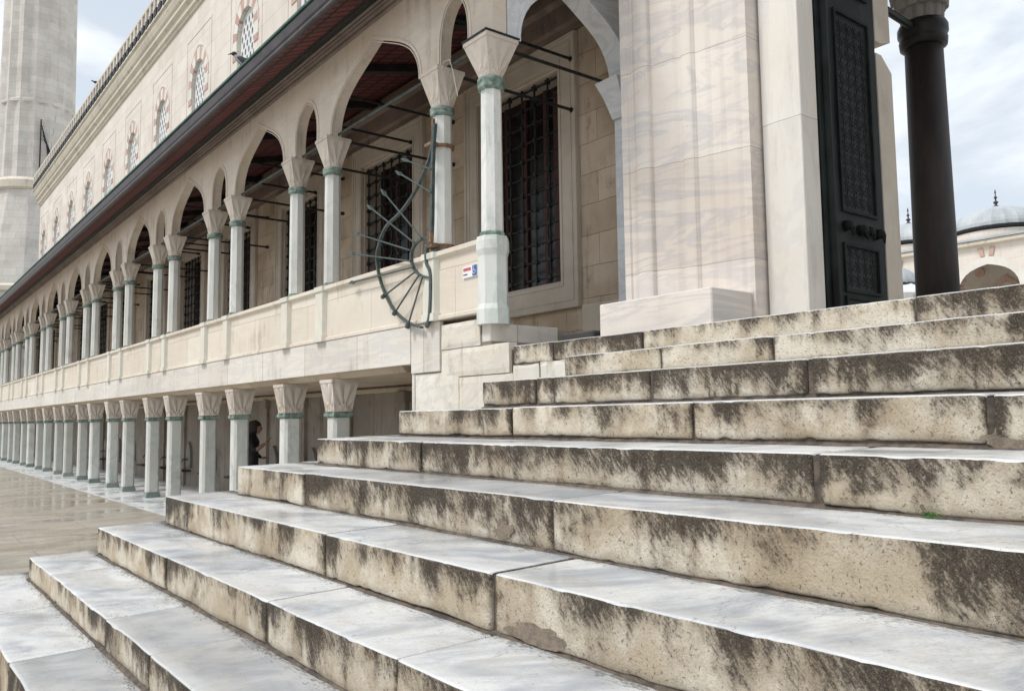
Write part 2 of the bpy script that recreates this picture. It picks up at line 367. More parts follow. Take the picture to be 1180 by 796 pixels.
def prism(bm, poly, holes, f3, t0, t1, mi=0, mi_side=None):
    """extrude a 2-D polygon with holes; f3(u, v, t) gives the 3-D point"""
    loops = [[Vector((u, v, 0)) for u, v in poly]] + [[Vector((u, v, 0)) for u, v in h] for h in holes]
    tris = tessellate_polygon(loops); flat = [p for l in loops for p in l]
    A = [bm.verts.new(f3(p.x, p.y, t0)) for p in flat]; B = [bm.verts.new(f3(p.x, p.y, t1)) for p in flat]
    for a, b, c in tris:
        for vs in ((A[a], A[b], A[c]), (B[c], B[b], B[a])):
            try: bm.faces.new(vs).material_index = mi
            except ValueError: pass
    k = 0
    for l in loops:
        n = len(l)
        for i in range(n):
            j = (i+1) % n
            bm.faces.new((A[k+i], A[k+j], B[k+j], B[k+i])).material_index = mi if mi_side is None else mi_side
        k += n
def XZ(u, v, t): return Vector((u, t, v))
def YZ(u, v, t): return Vector((t, u, v))
def XY(u, v, t): return Vector((u, v, t))
BIG = [(1, 0), (1, .08), (.985, .18), (.955, .28), (.90, .39), (.82, .50), (.72, .59), (.59, .68), (.44, .765), (.29, .845), (.14, .925), (0, 1)]
SMALL = [(1, 0), (1, .26), (.985, .38), (.94, .52), (.85, .65), (.72, .77), (.55, .865), (.36, .93), (.17, .975), (0, 1)]
def arch(cx, hw, z0, z1, prof=BIG):
    """points from the right springing over the apex to the left springing"""
    r = [(cx + u*hw, z0 + v*(z1-z0)) for u, v in prof]
    return r + [(cx - u*hw, z0 + v*(z1-z0)) for u, v in prof[-2::-1]]
def offset_arch(pts, d, cx, z0):
    out = []
    for i, p in enumerate(pts):
        a = pts[max(i-1, 0)]; b = pts[min(i+1, len(pts)-1)]
        tx, tz = b[0]-a[0], b[1]-a[1]; l = math.hypot(tx, tz) or 1
        out.append((p[0] + tz/l*d, p[1] - tx/l*d))
    return out
def archband(bm, pts, d0, d1, f3, t0, t1, mi=0):
    a = offset_arch(pts, d0, 0, 0); b = offset_arch(pts, d1, 0, 0)
    prism(bm, a + b[::-1], [], f3, t0, t1, mi)
def rough_verts(bm, amp, sc=6, seed=0):
    for v in bm.verts:
        n = noise.noise_vector(v.co*sc + Vector((seed, seed, seed))); v.co += n*amp

def capital(cx, cy, z0, z1, rb, ht, n=64, folds=.013, square_bottom=False):
    """faceted capital: octagon (or square) below folding out to a square abacus, with a star relief on each face"""
    bm = bmesh.new(); rings = []; L = 12; hgt = z1-z0-.04
    for l in range(L+1):
        t = l/L; rr = []
        for i in range(n):
            a = 2*math.pi*i/n + math.pi/4
            m = max(abs(math.cos(a)), abs(math.sin(a)))
            q = (a % (math.pi/4)) - math.pi/8
            ro = rb/m if square_bottom else rb*math.cos(math.pi/8)/math.cos(q)
            r = ro*(1-t) + (ht/m)*t
            u = math.tan(((a + math.pi/4) % (math.pi/2)) - math.pi/4)       # -1..1 across one face
            th = math.atan2(t*1.5+.02, u)
            f = abs(((th/math.pi*5) % 1)*2-1)
            edge = min(1, (1-abs(u))*6)*min(1, t*5)*min(1, (1-t)*9)
            r += folds*(f-.6)*edge
            if t < .30 and abs(u) < .75*(1-t/.30): r += folds*.8
            rr.append((cx + r*math.cos(a), cy + r*math.sin(a), z0 + hgt*t))
        rings.append(rr)
    loft(bm, rings)
    box(bm, (cx-ht-.006, cy-ht-.006, z1-.0395), (cx+ht+.006, cy+ht+.006, z1))
    return bm

# ------------------------------------------------------------------ ground
def sheet(x0, x1, y0, y1, z):
    bm = bmesh.new(); bm.faces.new([bm.verts.new(p) for p in ((x0,y0,z),(x1,y0,z),(x1,y1,z),(x0,y1,z))]); return bm
obj('ground', sheet(-2000, 2000, -2000, 2000, -.012), M['court'], kind='structure')
obj('plaza', sheet(-160, 40, -90, 3.90, 0), M['plaza'], kind='structure')
bm = bmesh.new(); box(bm, (-70, 3.90, -.3), (-7.45, 6.35, .012)); obj('pavement', bm, M['strip'], kind='structure')

# ------------------------------------------------------------------ staircase
YK = [(k+1.458)*.43 for k in range(10)]
YK[0] = .63; YK[9] = 4.475
ZK = [-1.225, -1.046, -.824, -.587, -.350, -.140, .066, .275, .449, .630]
ZK = [z+H for z in ZK]
XL = [-8.02, -7.64, -7.31, -7.02, -6.58, -6.09, -5.55, -5.06, -4.61, -5.74]
XC = -1.7
XR = [2*XC - x for x in XL]; XR[9] = 1.2
J = {0: [-7.45, -6.4, -5.1, -3.7, -2.2, -.9, .8, 2.4], 1: [-6.62, -4.94, -4.06, -2.3, -.6, 1.3, 2.9], 2: [-5.40, -3.79, -2.59, -.35, 1.2, 2.6], 3: [-6.38, -4.06, -2.61, -.15, 1.6],
     4: [-5.32, -2.75, -.25, 1.5], 5: [-5.54, -4.52, -1.76, .4], 6: [-4.13, -2.68, -1.32, .5], 7: [-4.41, -4.23, -3.35, -2.31, .3], 8: [-3.65, -2.80, -.1], 9: [-5.19, -4.19, -2.18, -.5]}
stairs = thing('stone_staircase', 'wide stained marble staircase of long worn blocks climbing to the mosque gateway', 'stairs', (-2, 2.5, 0))
def f_noise(x, s, seed): return noise.noise(Vector((x*s, seed*3.7, seed*1.3)))
def step_mesh(k):
    bm = bmesh.new(); uvl = bm.loops.layers.uv.new('uv'); blk = bm.verts.layers.float.new('blk'); edl = bm.verts.layers.float.new('edge')
    y0 = YK[k]; zt = ZK[k]; zb = ZK[k-1] if k else 0.0
    yb = (YK[k+1] + .10) if k < 9 else 5.45
    edges = [XL[k]] + J[k] + [XR[k]]
    hgt = zt - zb; step = .022 if k < 7 else .03
    for bi, (xa, xb) in enumerate(zip(edges, edges[1:])):
        g = random.uniform(.004, .0075); wide = {(5, 3): .022, (3, 3): .012, (7, 4): .018, (6, 3): .018}.get((k, bi), 0)
        xa2 = xa + (g if bi else 0) + wide; xb2 = xb - g
        ra = .035 if bi == 0 else random.uniform(.008, .02); rb = random.uniform(.008, .022)
        n = max(3, int((xb2-xa2)/step)); rnd = random.random(); seed = k*10+bi
        dz = random.uniform(-.004, .004); dy = random.uniform(-.008, .008)
        rows = []
        xs = [xa2 + (xb2-xa2)*i/n for i in range(n+1)]
        xs = [xa2, xa2+.003, xa2+.008] + xs[1:-1] + [xb2-.008, xb2-.003, xb2]
        xs = sorted(set(round(x, 4) for x in xs))
        for x in xs:
            ins = 0
            if x-xa2 < ra: ins = ra - math.sqrt(max(0, ra*ra-(ra-(x-xa2))**2))
            if xb2-x < rb: ins = max(ins, rb - math.sqrt(max(0, rb*rb-(rb-(xb2-x))**2)))
            wob = .006*f_noise(x, 1.6, seed) + .0035*f_noise(x, 9, seed+.5)
            chip = max(0, f_noise(x, 6, seed+.2)-.30)*.075 + max(0, f_noise(x, 19, seed+.7)-.30)*.04
            rn = .011 + .5*chip                                      # nosing radius
            yf = y0 + dy + wob + ins; z1 = zt + dz - ins*.35 + .0025*f_noise(x, 3, seed+2)
            gap = .014 + .016*max(0, f_noise(x, 2.2, seed+4)+.2) + .022*max(0, f_noise(x, 11, seed+5)-.15) + ins*.5
            if k == 6 or k == 7: gap += .012
            bot = zb + gap
            P = [(yf+.09, bot+.004), (yf+.010, bot), (yf+.002, bot+.008)]
            for q in range(1, 6):
                t = q/6; zz = bot+.008 + (z1-rn-bot-.008)*t
                P.append((yf + .004*noise.noise(Vector((x*5, zz*9, seed))) + .002*noise.noise(Vector((x*22, zz*26, seed))), zz))
            P += [(yf, z1-rn), (yf+rn*.12, z1-rn*.5), (yf+rn*.35, z1-rn*.18), (yf+rn*.8, z1-rn*.02 - chip*.1), (yf+rn*1.6, z1)]
            d = yb - (yf+rn*1.6)
            for q in range(1, 5):
                yy = yf+rn*1.6 + d*q/4
                P.append((yy, z1 + .012*(q/4) + .002*f_noise(x, 4, yy*5)))
            P.append((yb, zb-.02))
            row = []
            for (yy, zz) in P:
                v = bm.verts.new((x, yy, zz)); v[blk] = rnd; v[edl] = math.exp(-min(x-xa2, xb2-x)/.022); row.append(v)
            rows.append(row)
        m = len(rows[0]); NOSE = 9
        for a, b in zip(rows, rows[1:]):
            for i in range(m-1):
                f = bm.faces.new((a[i], b[i], b[i+1], a[i+1]))
                tr = i >= NOSE
                f.material_index = 1 if tr else 0; f.smooth = True
                for lp in f.loops:
                    c = lp.vert.co
                    lp[uvl].uv = (c.x, (c.y-y0)/max(.01, (YK[k+1] if k < 9 else 4.93)-y0)) if tr else (c.x, (c.z-zb)/hgt)
        for row in (rows[0], rows[-1]):
            f = bm.faces.new(row); f.material_index = 0
            for lp in f.loops: lp[uvl].uv = (lp.vert.co.y, (lp.vert.co.z-zb)/hgt)
    # side slab closing the tread back to the facade on each flank
    if k < 9:
        for (xa, xb) in (((XL[k]+.01), XL[min(k+1, 8)]+.06 if k < 8 else XL[8]+.4), (XR[min(k+1, 8)]-.06 if k < 8 else XR[8]-.4, XR[k]-.01)):
            t = bmesh.new(); box(t, (xa, yb+.004, zb-.02), (xb, 4.495, zt+.010))
            for f in t.faces: f.material_index = 1 if f.normal.z > .5 else 0
            t.normal_update()
            mp = {}
            for v in t.verts: nv = bm.verts.new(v.co); nv[blk] = .4; mp[v] = nv
            for f in t.faces:
                g2 = bm.faces.new([mp[v] for v in f.verts]); g2.material_index = 1 if f.normal.z > .5 else 0
                for lp in g2.loops: lp[uvl].uv = (lp.vert.co.x, .4)
            t.free()
    return bm
for k in range(10):
    bm = step_mesh(k)
    me = bpy.data.meshes.new('step'); bmesh.ops.recalc_face_normals(bm, faces=bm.faces)
    bmesh.ops.translate(bm, verts=bm.verts, vec=-wloc(stairs)); bm.to_mesh(me); bm.free()
    me.materials.append(RISER); me.materials.append(TREAD)
    o = bpy.data.objects.new('step', me); COL.objects.link(o); o.parent = stairs
bm = bmesh.new()
for k in range(10):
    zb = ZK[k-1] if k else 0.0; yb = (YK[k+1]+.08) if k < 9 else 5.4
    t = bmesh.new(); box(t, (XL[k]+.02, YK[k]+.016, zb-.03), (XR[k]-.02, yb, ZK[k]-.013)); merge(bm, t)
    # ragged fillet of mortar where riser meets tread below
    if k:
        n = 260; ra = []; rb2 = []; rc = []
        for i in range(n+1):
            x = XL[k]+.01 + (XR[k]-XL[k]-.02)*i/n
            w = .010 + .012*abs(f_noise(x, 5, k)) ; hh = .012 + .014*abs(f_noise(x, 8, k+.5))
            ra.append((x, YK[k]+.03, zb+.010+hh)); rb2.append((x, YK[k]+.010-w*.2, zb+.012+hh*.4)); rc.append((x, YK[k]-w, zb+.006))
        vv = [[bm.verts.new(p) for p in r] for r in (ra, rb2, rc)]
        for a, b in zip(vv, vv[1:]):
            for i in range(n): bm.faces.new((a[i], a[i+1], b[i+1], b[i]))
obj('mortar_bed', bm, M['mortar'], stairs)
# patched holes in the risers
def patch(x0, x1, z0, z1, k, seed):
    bm = bmesh.new(); n = 26; cx, cz = (x0+x1)/2, (z0+z1)/2; pts = []
    for i in range(n):
        a = 2*math.pi*i/n; r = 1 + .55*noise.noise(Vector((math.cos(a)*1.3, math.sin(a)*1.3, seed))) + .25*noise.noise(Vector((math.cos(a)*4, math.sin(a)*4, seed)))
        pts.append((cx + (x1-x0)/2*r*math.cos(a), cz + (z1-z0)/2*r*math.sin(a)))
    prism(bm, pts, [], XZ, YK[k]-.005, YK[k]+.03)
    obj('mortar_patch', bm, M['patch'], stairs)
patch(-2.50, -2.16, ZK[2]+.015, ZK[2]+.09, 3, 1)
patch(-3.16, -3.02, ZK[3]+.03, ZK[3]+.10, 4, 2)
patch(-1.34, -1.10, ZK[5]+.004, ZK[5]+.085, 6, 6)

# ------------------------------------------------------------------ two-storey arcade
PER = 3.46
arc = thing('arcade', 'two storey marble arcade with slender columns above square piers beside the stairs', 'arcade', (-9, 4.5, 0))
ZP = 1.66 + H; ZF = .97 + H; ZB = .50 + H; ZS = 3.58 + H; ZT = 4.60 + H
XEND = -62.0; XE = -6.07; XPE = -6.16
# slab and fascia
bm = bmesh.new(); box(bm, (XEND, 4.44, ZB+.07), (-7.43, 6.44, ZF), bev=.004); obj('floor_slab', bm, M['fascia'], arc)
bm = bmesh.new()
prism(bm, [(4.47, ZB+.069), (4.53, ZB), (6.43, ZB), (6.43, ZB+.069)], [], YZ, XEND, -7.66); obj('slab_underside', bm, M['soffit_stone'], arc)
bm = bmesh.new()
box(bm, (XEND, 4.455, ZF+.002), (XPE, 4.69, ZP-.075))
box(bm, (XEND, 4.43, ZF+.002), (XPE, 4.454, ZF+.05), bev=.008)
prism(bm, [(4.455, ZP-.074), (4.415, ZP-.045), (4.415, ZP), (4.72, ZP), (4.72, ZP-.074)], [], YZ, XEND, XPE)
obj('parapet', bm, M['parapet'], arc)
# return of the parapet base and corner pedestal stones
bm = bmesh.new(); box(bm, (XE-.13, 4.475, .70+H), (XE, 5.30, .872+H), bev=.008); box(bm, (XE-.5, 4.50, .70+H), (XE-.131, 4.9, .868+H)); obj('corner_base', bm, M['fascia'], arc)
bm = bmesh.new(); box(bm, (XE-.14, 4.48, .60+H), (XE+.006, 5.31, .698+H), bev=.006); obj('corner_footing', bm, M['dark_foot'], arc)

CY = 4.58
def column(x, zb=None, parent=arc):
    zb = zb or ZP
    bm = bmesh.new()
    lathe(bm, x, CY, [(.106, zb+.06), (.099, 3.11+H)], 8)
    c = obj('column', bm, M['column'], parent, loc=(x, CY, zb))
    bm = bmesh.new(); lathe(bm, x, CY, [(.125, zb-.004), (.125, zb+.03), (.113, zb+.04), (.113, zb+.061)], 8); obj('base', bm, M['verdigris'], c)
    bm = bmesh.new(); lathe(bm, x, CY, [(.104, 3.105+H), (.122, 3.115+H), (.129, 3.14+H), (.118, 3.15+H), (.129, 3.165+H), (.129, 3.19+H), (.108, 3.205+H)], 16); obj('ring', bm, M['verdigris'], c, smooth=True)
    obj('capital', capital(x, CY, 3.195+H, ZS, .105, .165), M['capital'], c)
    return c
col0 = column(-9.57)
XPAIR = [-10.12 - PER*k for k in range(14)]
for k, xc in enumerate(XPAIR):
    for s in (.55, -.55):
        if k == 0 and s > 0: continue
        copy_part(col0, (xc+s+9.57, 0, 0))
col2 = copy_part(col0, (-7.01+9.57, 0, 0))
# corner column on its tall green pedestal
def corner_column():
    x, y = -6.13, 4.56
    bm = bmesh.new(); lathe(bm, x, y, [(.108, 1.70+H), (.100, 3.11+H)], 8); c = obj('corner_column', bm, M['column'], arc, loc=(x, y, .88+H))
    bm = bmesh.new(); lathe(bm, x, y, [(.125, 1.685+H), (.125, 1.72+H), (.11, 1.735+H)], 8); obj('base', bm, M['verdigris'], c)
    bm = bmesh.new(); lathe(bm, x, y, [(.160, .862+H), (.160, 1.00+H), (.150, 1.03+H), (.143, 1.05+H), (.143, 1.50+H), (.152, 1.53+H), (.160, 1.56+H), (.160, 1.64+H), (.15, 1.684+H)], 8)
    obj('pedestal', bm, M['green_stone'], c)
    bm = bmesh.new(); lathe(bm, x, y, [(.10, 3.09+H), (.125, 3.10+H), (.132, 3.14+H), (.12, 3.15+H), (.132, 3.165+H), (.132, 3.20+H), (.11, 3.22+H)], 16); obj('ring', bm, M['verdigris'], c, smooth=True)
    obj('capital', capital(x, y, 3.21+H, ZS, .105, .185), M['capital'], c)
    bm = bmesh.new(); box(bm, (x-.20, y-.20, ZS+.001), (x+.20, y+.20, ZS+.020)); obj('iron_plate', bm, M['iron'], c)
corner_column()
# small pedestals in the parapet under each column
def pedestal(x):
    bm = bmesh.new()
    prism(bm, [(x-.13, 4.46), (x-.10, 4.40), (x+.10, 4.40), (x+.13, 4.46)], [], XY, ZF+.08, ZP-.06)
    prism(bm, [(x-.15, 4.46), (x-.115, 4.385), (x+.115, 4.385), (x+.15, 4.46)], [], XY, ZP-.059, ZP+.003)
    prism(bm, [(x-.15, 4.46), (x-.115, 4.385), (x+.115, 4.385), (x+.15, 4.46)], [], XY, ZF+.003, ZF+.079)
    return obj('pedestal', bm, M['ped'], arc, loc=(x, 4.45, ZF))
pd0 = pedestal(-7.01)
for k, xc in enumerate(XPAIR):
    for s in (.55, -.55): copy_part(pd0, (xc+s+7.01, 0, 0))
# arch walls
YF, YBk = 4.46, 4.62
def bay_mesh(x1, x0, arches, front=YF, back=YBk):
    bm = bmesh.new()
    pts = [(x0, ZT), (x0, ZS)]
    for a in sorted(arches, key=lambda t: t[0]):
        pts += arch(*a)[::-1]
    pts += [(x1, ZS), (x1, ZT)]
    prism(bm, pts, [], XZ, front, back)
    for a in arches:
        p = arch(*a); archband(bm, p, .0, -.035, XZ, front-.010, front-.0005); archband(bm, p, -.05, -.062, XZ, front-.006, front-.0005)
    return bm
# the band helper offsets to one side; make sure it grows outwards
def bayobj(x1, x0, arches): return obj('arch_wall', bay_mesh(x1, x0, arches), M['facade'], arc, loc=(x1, YF, ZS))
hwS = .55-.16
first = bayobj(-6.94, XPAIR[0]+.55, [((-7.01+XPAIR[0]+.55)/2-.02, 1.10, ZS, 4.45+H, BIG)])
bayobj(-5.96, -6.9405, [(-6.60, .30, ZS, 4.26+H, SMALL)])
hwB = (PER-1.10)/2-.16
b0 = bayobj(XPAIR[0]+.5495, XPAIR[1]+.5505, [(XPAIR[0], hwS, ZS, 4.26+H, SMALL), ((XPAIR[0]-.55+XPAIR[1]+.55)/2, hwB, ZS, 4.45+H, BIG)])
for k in range(1, 13): copy_part(b0, (-PER*k, 0, 0))
# cross arch at the corner, bluish marble
bm = bmesh.new()
pts = [(4.63, ZT), (4.63, ZS)] + arch(5.50, .76, ZS, 4.42+H, BIG)[::-1] + [(6.44, ZS), (6.44, ZT)]
prism(bm, pts, [], YZ, -6.24, -5.95)
p = arch(5.50, .76, ZS, 4.42+H, BIG); archband(bm, p, 0, -.04, YZ, -5.949, -5.938)
obj('cross_arch', bm, M['blue_marble'], arc)
bm = bmesh.new(); box(bm, (-6.20, 6.27, .63+H), (-5.985, 6.44, 3.20+H), bev=.012); box(bm, (-6.22, 6.22, .9+H), (-5.97, 6.26, 1.16+H), bev=.01)
c = obj('half_column', bm, M['blue_marble'], arc)
bm = bmesh.new()
loft(bm, [[(-6.19, 6.24, 3.201+H), (-5.99, 6.24, 3.201+H), (-5.99, 6.44, 3.201+H), (-6.19, 6.44, 3.201+H)],
          [(-6.22, 6.14, 3.42+H), (-5.96, 6.14, 3.42+H), (-5.96, 6.44, 3.42+H), (-6.22, 6.44, 3.42+H)],
          [(-6.26, 6.05, ZS-.005), (-5.93, 6.05, ZS-.005), (-5.93, 6.44, ZS-.005), (-6.26, 6.44, ZS-.005)]])
obj('capital', bm, M['blue_marble'], c)
# moulding under the eave
bm = bmesh.new()
prism(bm, [(4.44, ZT-.02), (4.415, ZT-.01), (4.415, ZT+.025), (4.385, ZT+.035), (4.385, ZT+.055), (4.36, ZT+.06), (4.36, ZT+.085), (4.335, ZT+.095), (4.335, ZT+.12), (4.75, ZT+.12), (4.75, ZT), (4.44, ZT)], [], YZ, XEND, -5.7)
obj('eave_moulding', bm, M['eave_mould'], arc)
# eave: soffit, beams, gutter, roof sheet
bm = bmesh.new()
prism(bm, [(3.80, 4.478+H), (4.20, 4.655+H), (4.20, 4.675+H), (3.80, 4.50+H)], [], YZ, XEND, -5.4); obj('eave_soffit', bm, M['ceiling'], arc)
bm = bmesh.new()
prism(bm, [(4.2005, 4.645+H), (4.334, 4.70+H), (4.334, 4.75+H), (4.2005, 4.69+H)], [], YZ, XEND, -5.4); obj('eave_beam', bm, M['darkwood'], arc)
bm = bmesh.new()
prism(bm, [(4.705, 4.78+H), (6.44, 5.22+H), (6.44, 5.25+H), (4.705, 4.81+H)], [], YZ, XEND, -5.96); obj('ceiling', bm, M['ceiling'], arc)
def beam(x):
    bm = bmesh.new(); prism(bm, [(4.705, 4.68+H), (6.44, 5.10+H), (6.44, 5.215+H), (4.705, 4.775+H)], [], YZ, x-.06, x+.06)
    return obj('ceiling_beam', bm, M['darkwood'], arc, loc=(x, 4.7, 4.7+H))
be = beam(-8.3)
for i in range(1, 30): copy_part(be, (-1.73*i, 0, 0))
bm = bmesh.new()
prism(bm, [(3.80, 4.455+H), (3.76, 4.455+H), (3.745, 4.475+H), (3.755, 4.52+H), (3.74, 4.54+H), (3.725, 4.64+H), (3.735, 4.67+H), (3.80, 4.67+H)], [], YZ, XEND, -5.2); obj('gutter', bm, M['gutter'], arc)
bm = bmesh.new()
prism(bm, [(3.71, 4.672+H), (3.71, 4.70+H), (3.82, 4.725+H), (6.44, 5.9+H), (6.44, 5.86+H), (3.82, 4.672+H)], [], YZ, XEND, -5.2); obj('roof_sheet', bm, M['copper'], arc)
# tie rods: along the springing line, and from each column to the wall at two heights
bm = bmesh.new(); tube(bm, [(XEND, 4.58, ZS+.03), (-6.2, 4.58, ZS+.03)], .017, 6); obj('long_tie_rod', bm, M['green_iron'], arc)
def rod(x, z):
    bm = bmesh.new(); tube(bm, [(x, CY, z), (x, 6.45, z)], .018, 6); tube(bm, [(x, 6.38, z), (x, 6.45, z)], .03, 6)
    return obj('tie_rod', bm, M['iron'], arc, loc=(x, CY, z))
r1 = rod(-7.01, ZS+.02); r2 = rod(-7.01, 4.22+H)
r3 = rod(-6.2, ZS+.02)
for k in range(11):
    for s in (.55, -.55): copy_part(r1, (XPAIR[k]+s+7.01, 0, 0)); copy_part(r2, (XPAIR[k]+s+7.01, 0, 0))
# lower piers
def pier(x):
    y = 4.615; h = .115
    bm = bmesh.new()
    c = .035
    prism(bm, [(x-h+c, y-h), (x+h-c, y-h), (x+h, y-h+c), (x+h, y+h-c), (x+h-c, y+h), (x-h+c, y+h), (x-h, y+h-c), (x-h, y-h+c)], [], XY, .12, .03+H)
    p = obj('pier', bm, M['pier'], arc, loc=(x, y, 0))
    bm = bmesh.new(); box(bm, (x-h-.022, y-h-.022, .0), (x+h+.022, y+h+.022, .075)); box(bm, (x-h-.008, y-h-.008, .0755), (x+h+.008, y+h+.008, .1195)); obj('base', bm, M['pier_base'], p)
    bm = bmesh.new()
    for a, b, e in ((.0305, .05, .006), (.0505, .085, .024), (.0855, .105, .014)): box(bm, (x-h-e, y-h-e, a+H), (x+h+e, y+h+e, b+H))
    obj('ring', bm, M['verdigris'], p)
    obj('capital', capital(x, y, .1055+H, .498+H, h+.005, h+.058, 64, .026, True), M['capital'], p)
    return p
p0 = pier(-9.43)
XLOW = [-10.18-PER*k for k in range(14)]
for k, xc in enumerate(XLOW):
    for s in (.75, -.75):
        if k == 0 and s > 0: continue
        copy_part(p0, (xc+s+9.43, 0, 0))
# lower back wall with marble panels, string course, taps and shelves
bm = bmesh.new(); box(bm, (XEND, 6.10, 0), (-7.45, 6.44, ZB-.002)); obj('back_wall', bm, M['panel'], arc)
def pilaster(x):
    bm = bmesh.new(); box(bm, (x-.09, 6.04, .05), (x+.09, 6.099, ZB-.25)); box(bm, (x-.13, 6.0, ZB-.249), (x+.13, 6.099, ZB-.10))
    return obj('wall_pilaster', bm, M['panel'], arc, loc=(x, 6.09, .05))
pl0 = pilaster(-8.6)
for i in range(1, 22): copy_part(pl0, (-1.73*i, 0, 0))
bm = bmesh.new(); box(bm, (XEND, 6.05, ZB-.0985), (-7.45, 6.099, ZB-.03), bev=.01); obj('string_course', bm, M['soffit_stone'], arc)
def niche(x):
    bm = bmesh.new(); a = [(x+.16, .45)] + arch(x, .16, .75, 1.05, [(1, 0), (.9, .35), (.6, .65), (.3, .82), (0, 1)]) + [(x-.16, .45)]
    prism(bm, a, [], XZ, 6.04, 6.099); n_ = obj('niche_slab', bm, M['capital_dark'], arc, loc=(x, 6.09, .45))
    bm = bmesh.new(); tube(bm, [(x, 6.05, .62), (x, 5.93, .64), (x, 5.91, .58)], .014, 6); box(bm, (x-.045, 6.0, .655), (x+.045, 6.015, .67)); obj('tap', bm, M['iron'], n_)
    bm = bmesh.new(); box(bm, (x-.30, 5.82, .36), (x+.30, 6.039, .40), bev=.006); obj('shelf', bm, M['wood'], n_)
    return n_
n0 = niche(-20.3)
for i in (-4, -3, -2, -1, 1, 2, 3, 4, 5, 6): copy_part(n0, (-1.73*i, 0, 0))
# solid masonry between the arcade and the stairs
bm = bmesh.new(); box(bm, (-7.43, 4.478, 0), (-5.76, 6.44, .60+H)); box(bm, (-5.759, 4.50, 0), (-3.9, 6.44, .46+H)); box(bm, (-7.43, 4.478, .601+H), (-6.22, 6.44, ZF-.105)); obj('end_wall_core', bm, M['joint_fill'], arc)
bm = bmesh.new()
def blk(x0, x1, z0, z1, rough=0, y=4.458, seed=0):
    t = bmesh.new(); box(t, (x0+.004, y+random.uniform(-.003, .002), z0+H+.003), (x1-.004, 4.56, z1+H-.003))
    bmesh.ops.subdivide_edges(t, edges=t.edges[:], cuts=5, use_grid_fill=True)
    for v in t.verts:
        nn = noise.noise_vector(v.co*9+Vector((seed, 0, 0)))*.004
        e = min(v.co.x-x0, x1-v.co.x, v.co.z-H-z0, z1-(v.co.z-H))
        if v.co.y < 4.54 and e < .012: v.co.y += .007
        v.co += nn + Vector((0, rough*abs(noise.noise(v.co*14))*-.5, 0))*(1 if v.co.y < 4.54 else 0)
    merge(bm, t)
blk(-6.875, -6.215, .675, .925); blk(-6.875, -5.775, .40, .672); blk(-5.72, -5.36, .30, .46); blk(-5.35, -5.0, .275, .47)
blk(-7.43, -7.375, -.6, .50); blk(-7.37, -6.57, -.25, .46); blk(-6.565, -5.72, .05, .395); blk(-5.715, -5.1, .02, .295); blk(-7.37, -6.4, -.85, -.255); blk(-6.565, -5.3, -.25, .045)
blk(-6.395, -5.0, -.85, -.255); blk(-7.43, -6.2, -1.45, -.855); blk(-5.29, -4.5, -.25, .27); blk(-5.76, -5.4, .30, .46) if False else None
blk(-5.35, -4.3, .47, .60, y=4.50)
obj('end_wall_blocks', bm, M['blocks'], arc)
bm = bmesh.new(); box(bm, (-7.425, 4.448, .47+H), (-6.883, 4.50, ZF-.001), bev=.004); obj('end_slab', bm, M['fascia'], arc)

# upper back wall: rough ashlar with tall grilled windows
WX = [-8.10-3.38*k for k in range(12)]
WZ0, WZ1, WH = 1.585+H, 4.24+H, .83
main = thing('mosque_wall', 'tall pale limestone courtyard wall rising behind the arcade roof', 'wall', (-20, 6.5, 0))
def sqr(x0, x1, z0, z1): return [(x0, z0), (x1, z0), (x1, z1), (x0, z1)]
bm = bmesh.new()
prism(bm, sqr(-46.8, -5.2, ZF-.3, 5.95+H), [sqr(x-WH, x+WH, WZ0, WZ1) for x in WX], XZ, 6.45, 6.78)
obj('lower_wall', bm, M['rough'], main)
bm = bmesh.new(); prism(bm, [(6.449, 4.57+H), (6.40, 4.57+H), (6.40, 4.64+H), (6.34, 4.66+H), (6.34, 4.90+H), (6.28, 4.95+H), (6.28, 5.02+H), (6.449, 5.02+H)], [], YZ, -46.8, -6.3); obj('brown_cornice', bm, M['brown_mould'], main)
bm = bmesh.new(); box(bm, (-6.93, 6.425, .63+H), (-5.2, 6.448, 1.28+H)); rough_verts(bm, .004, 5); obj('plaster_skirt', bm, M['plaster'], main)
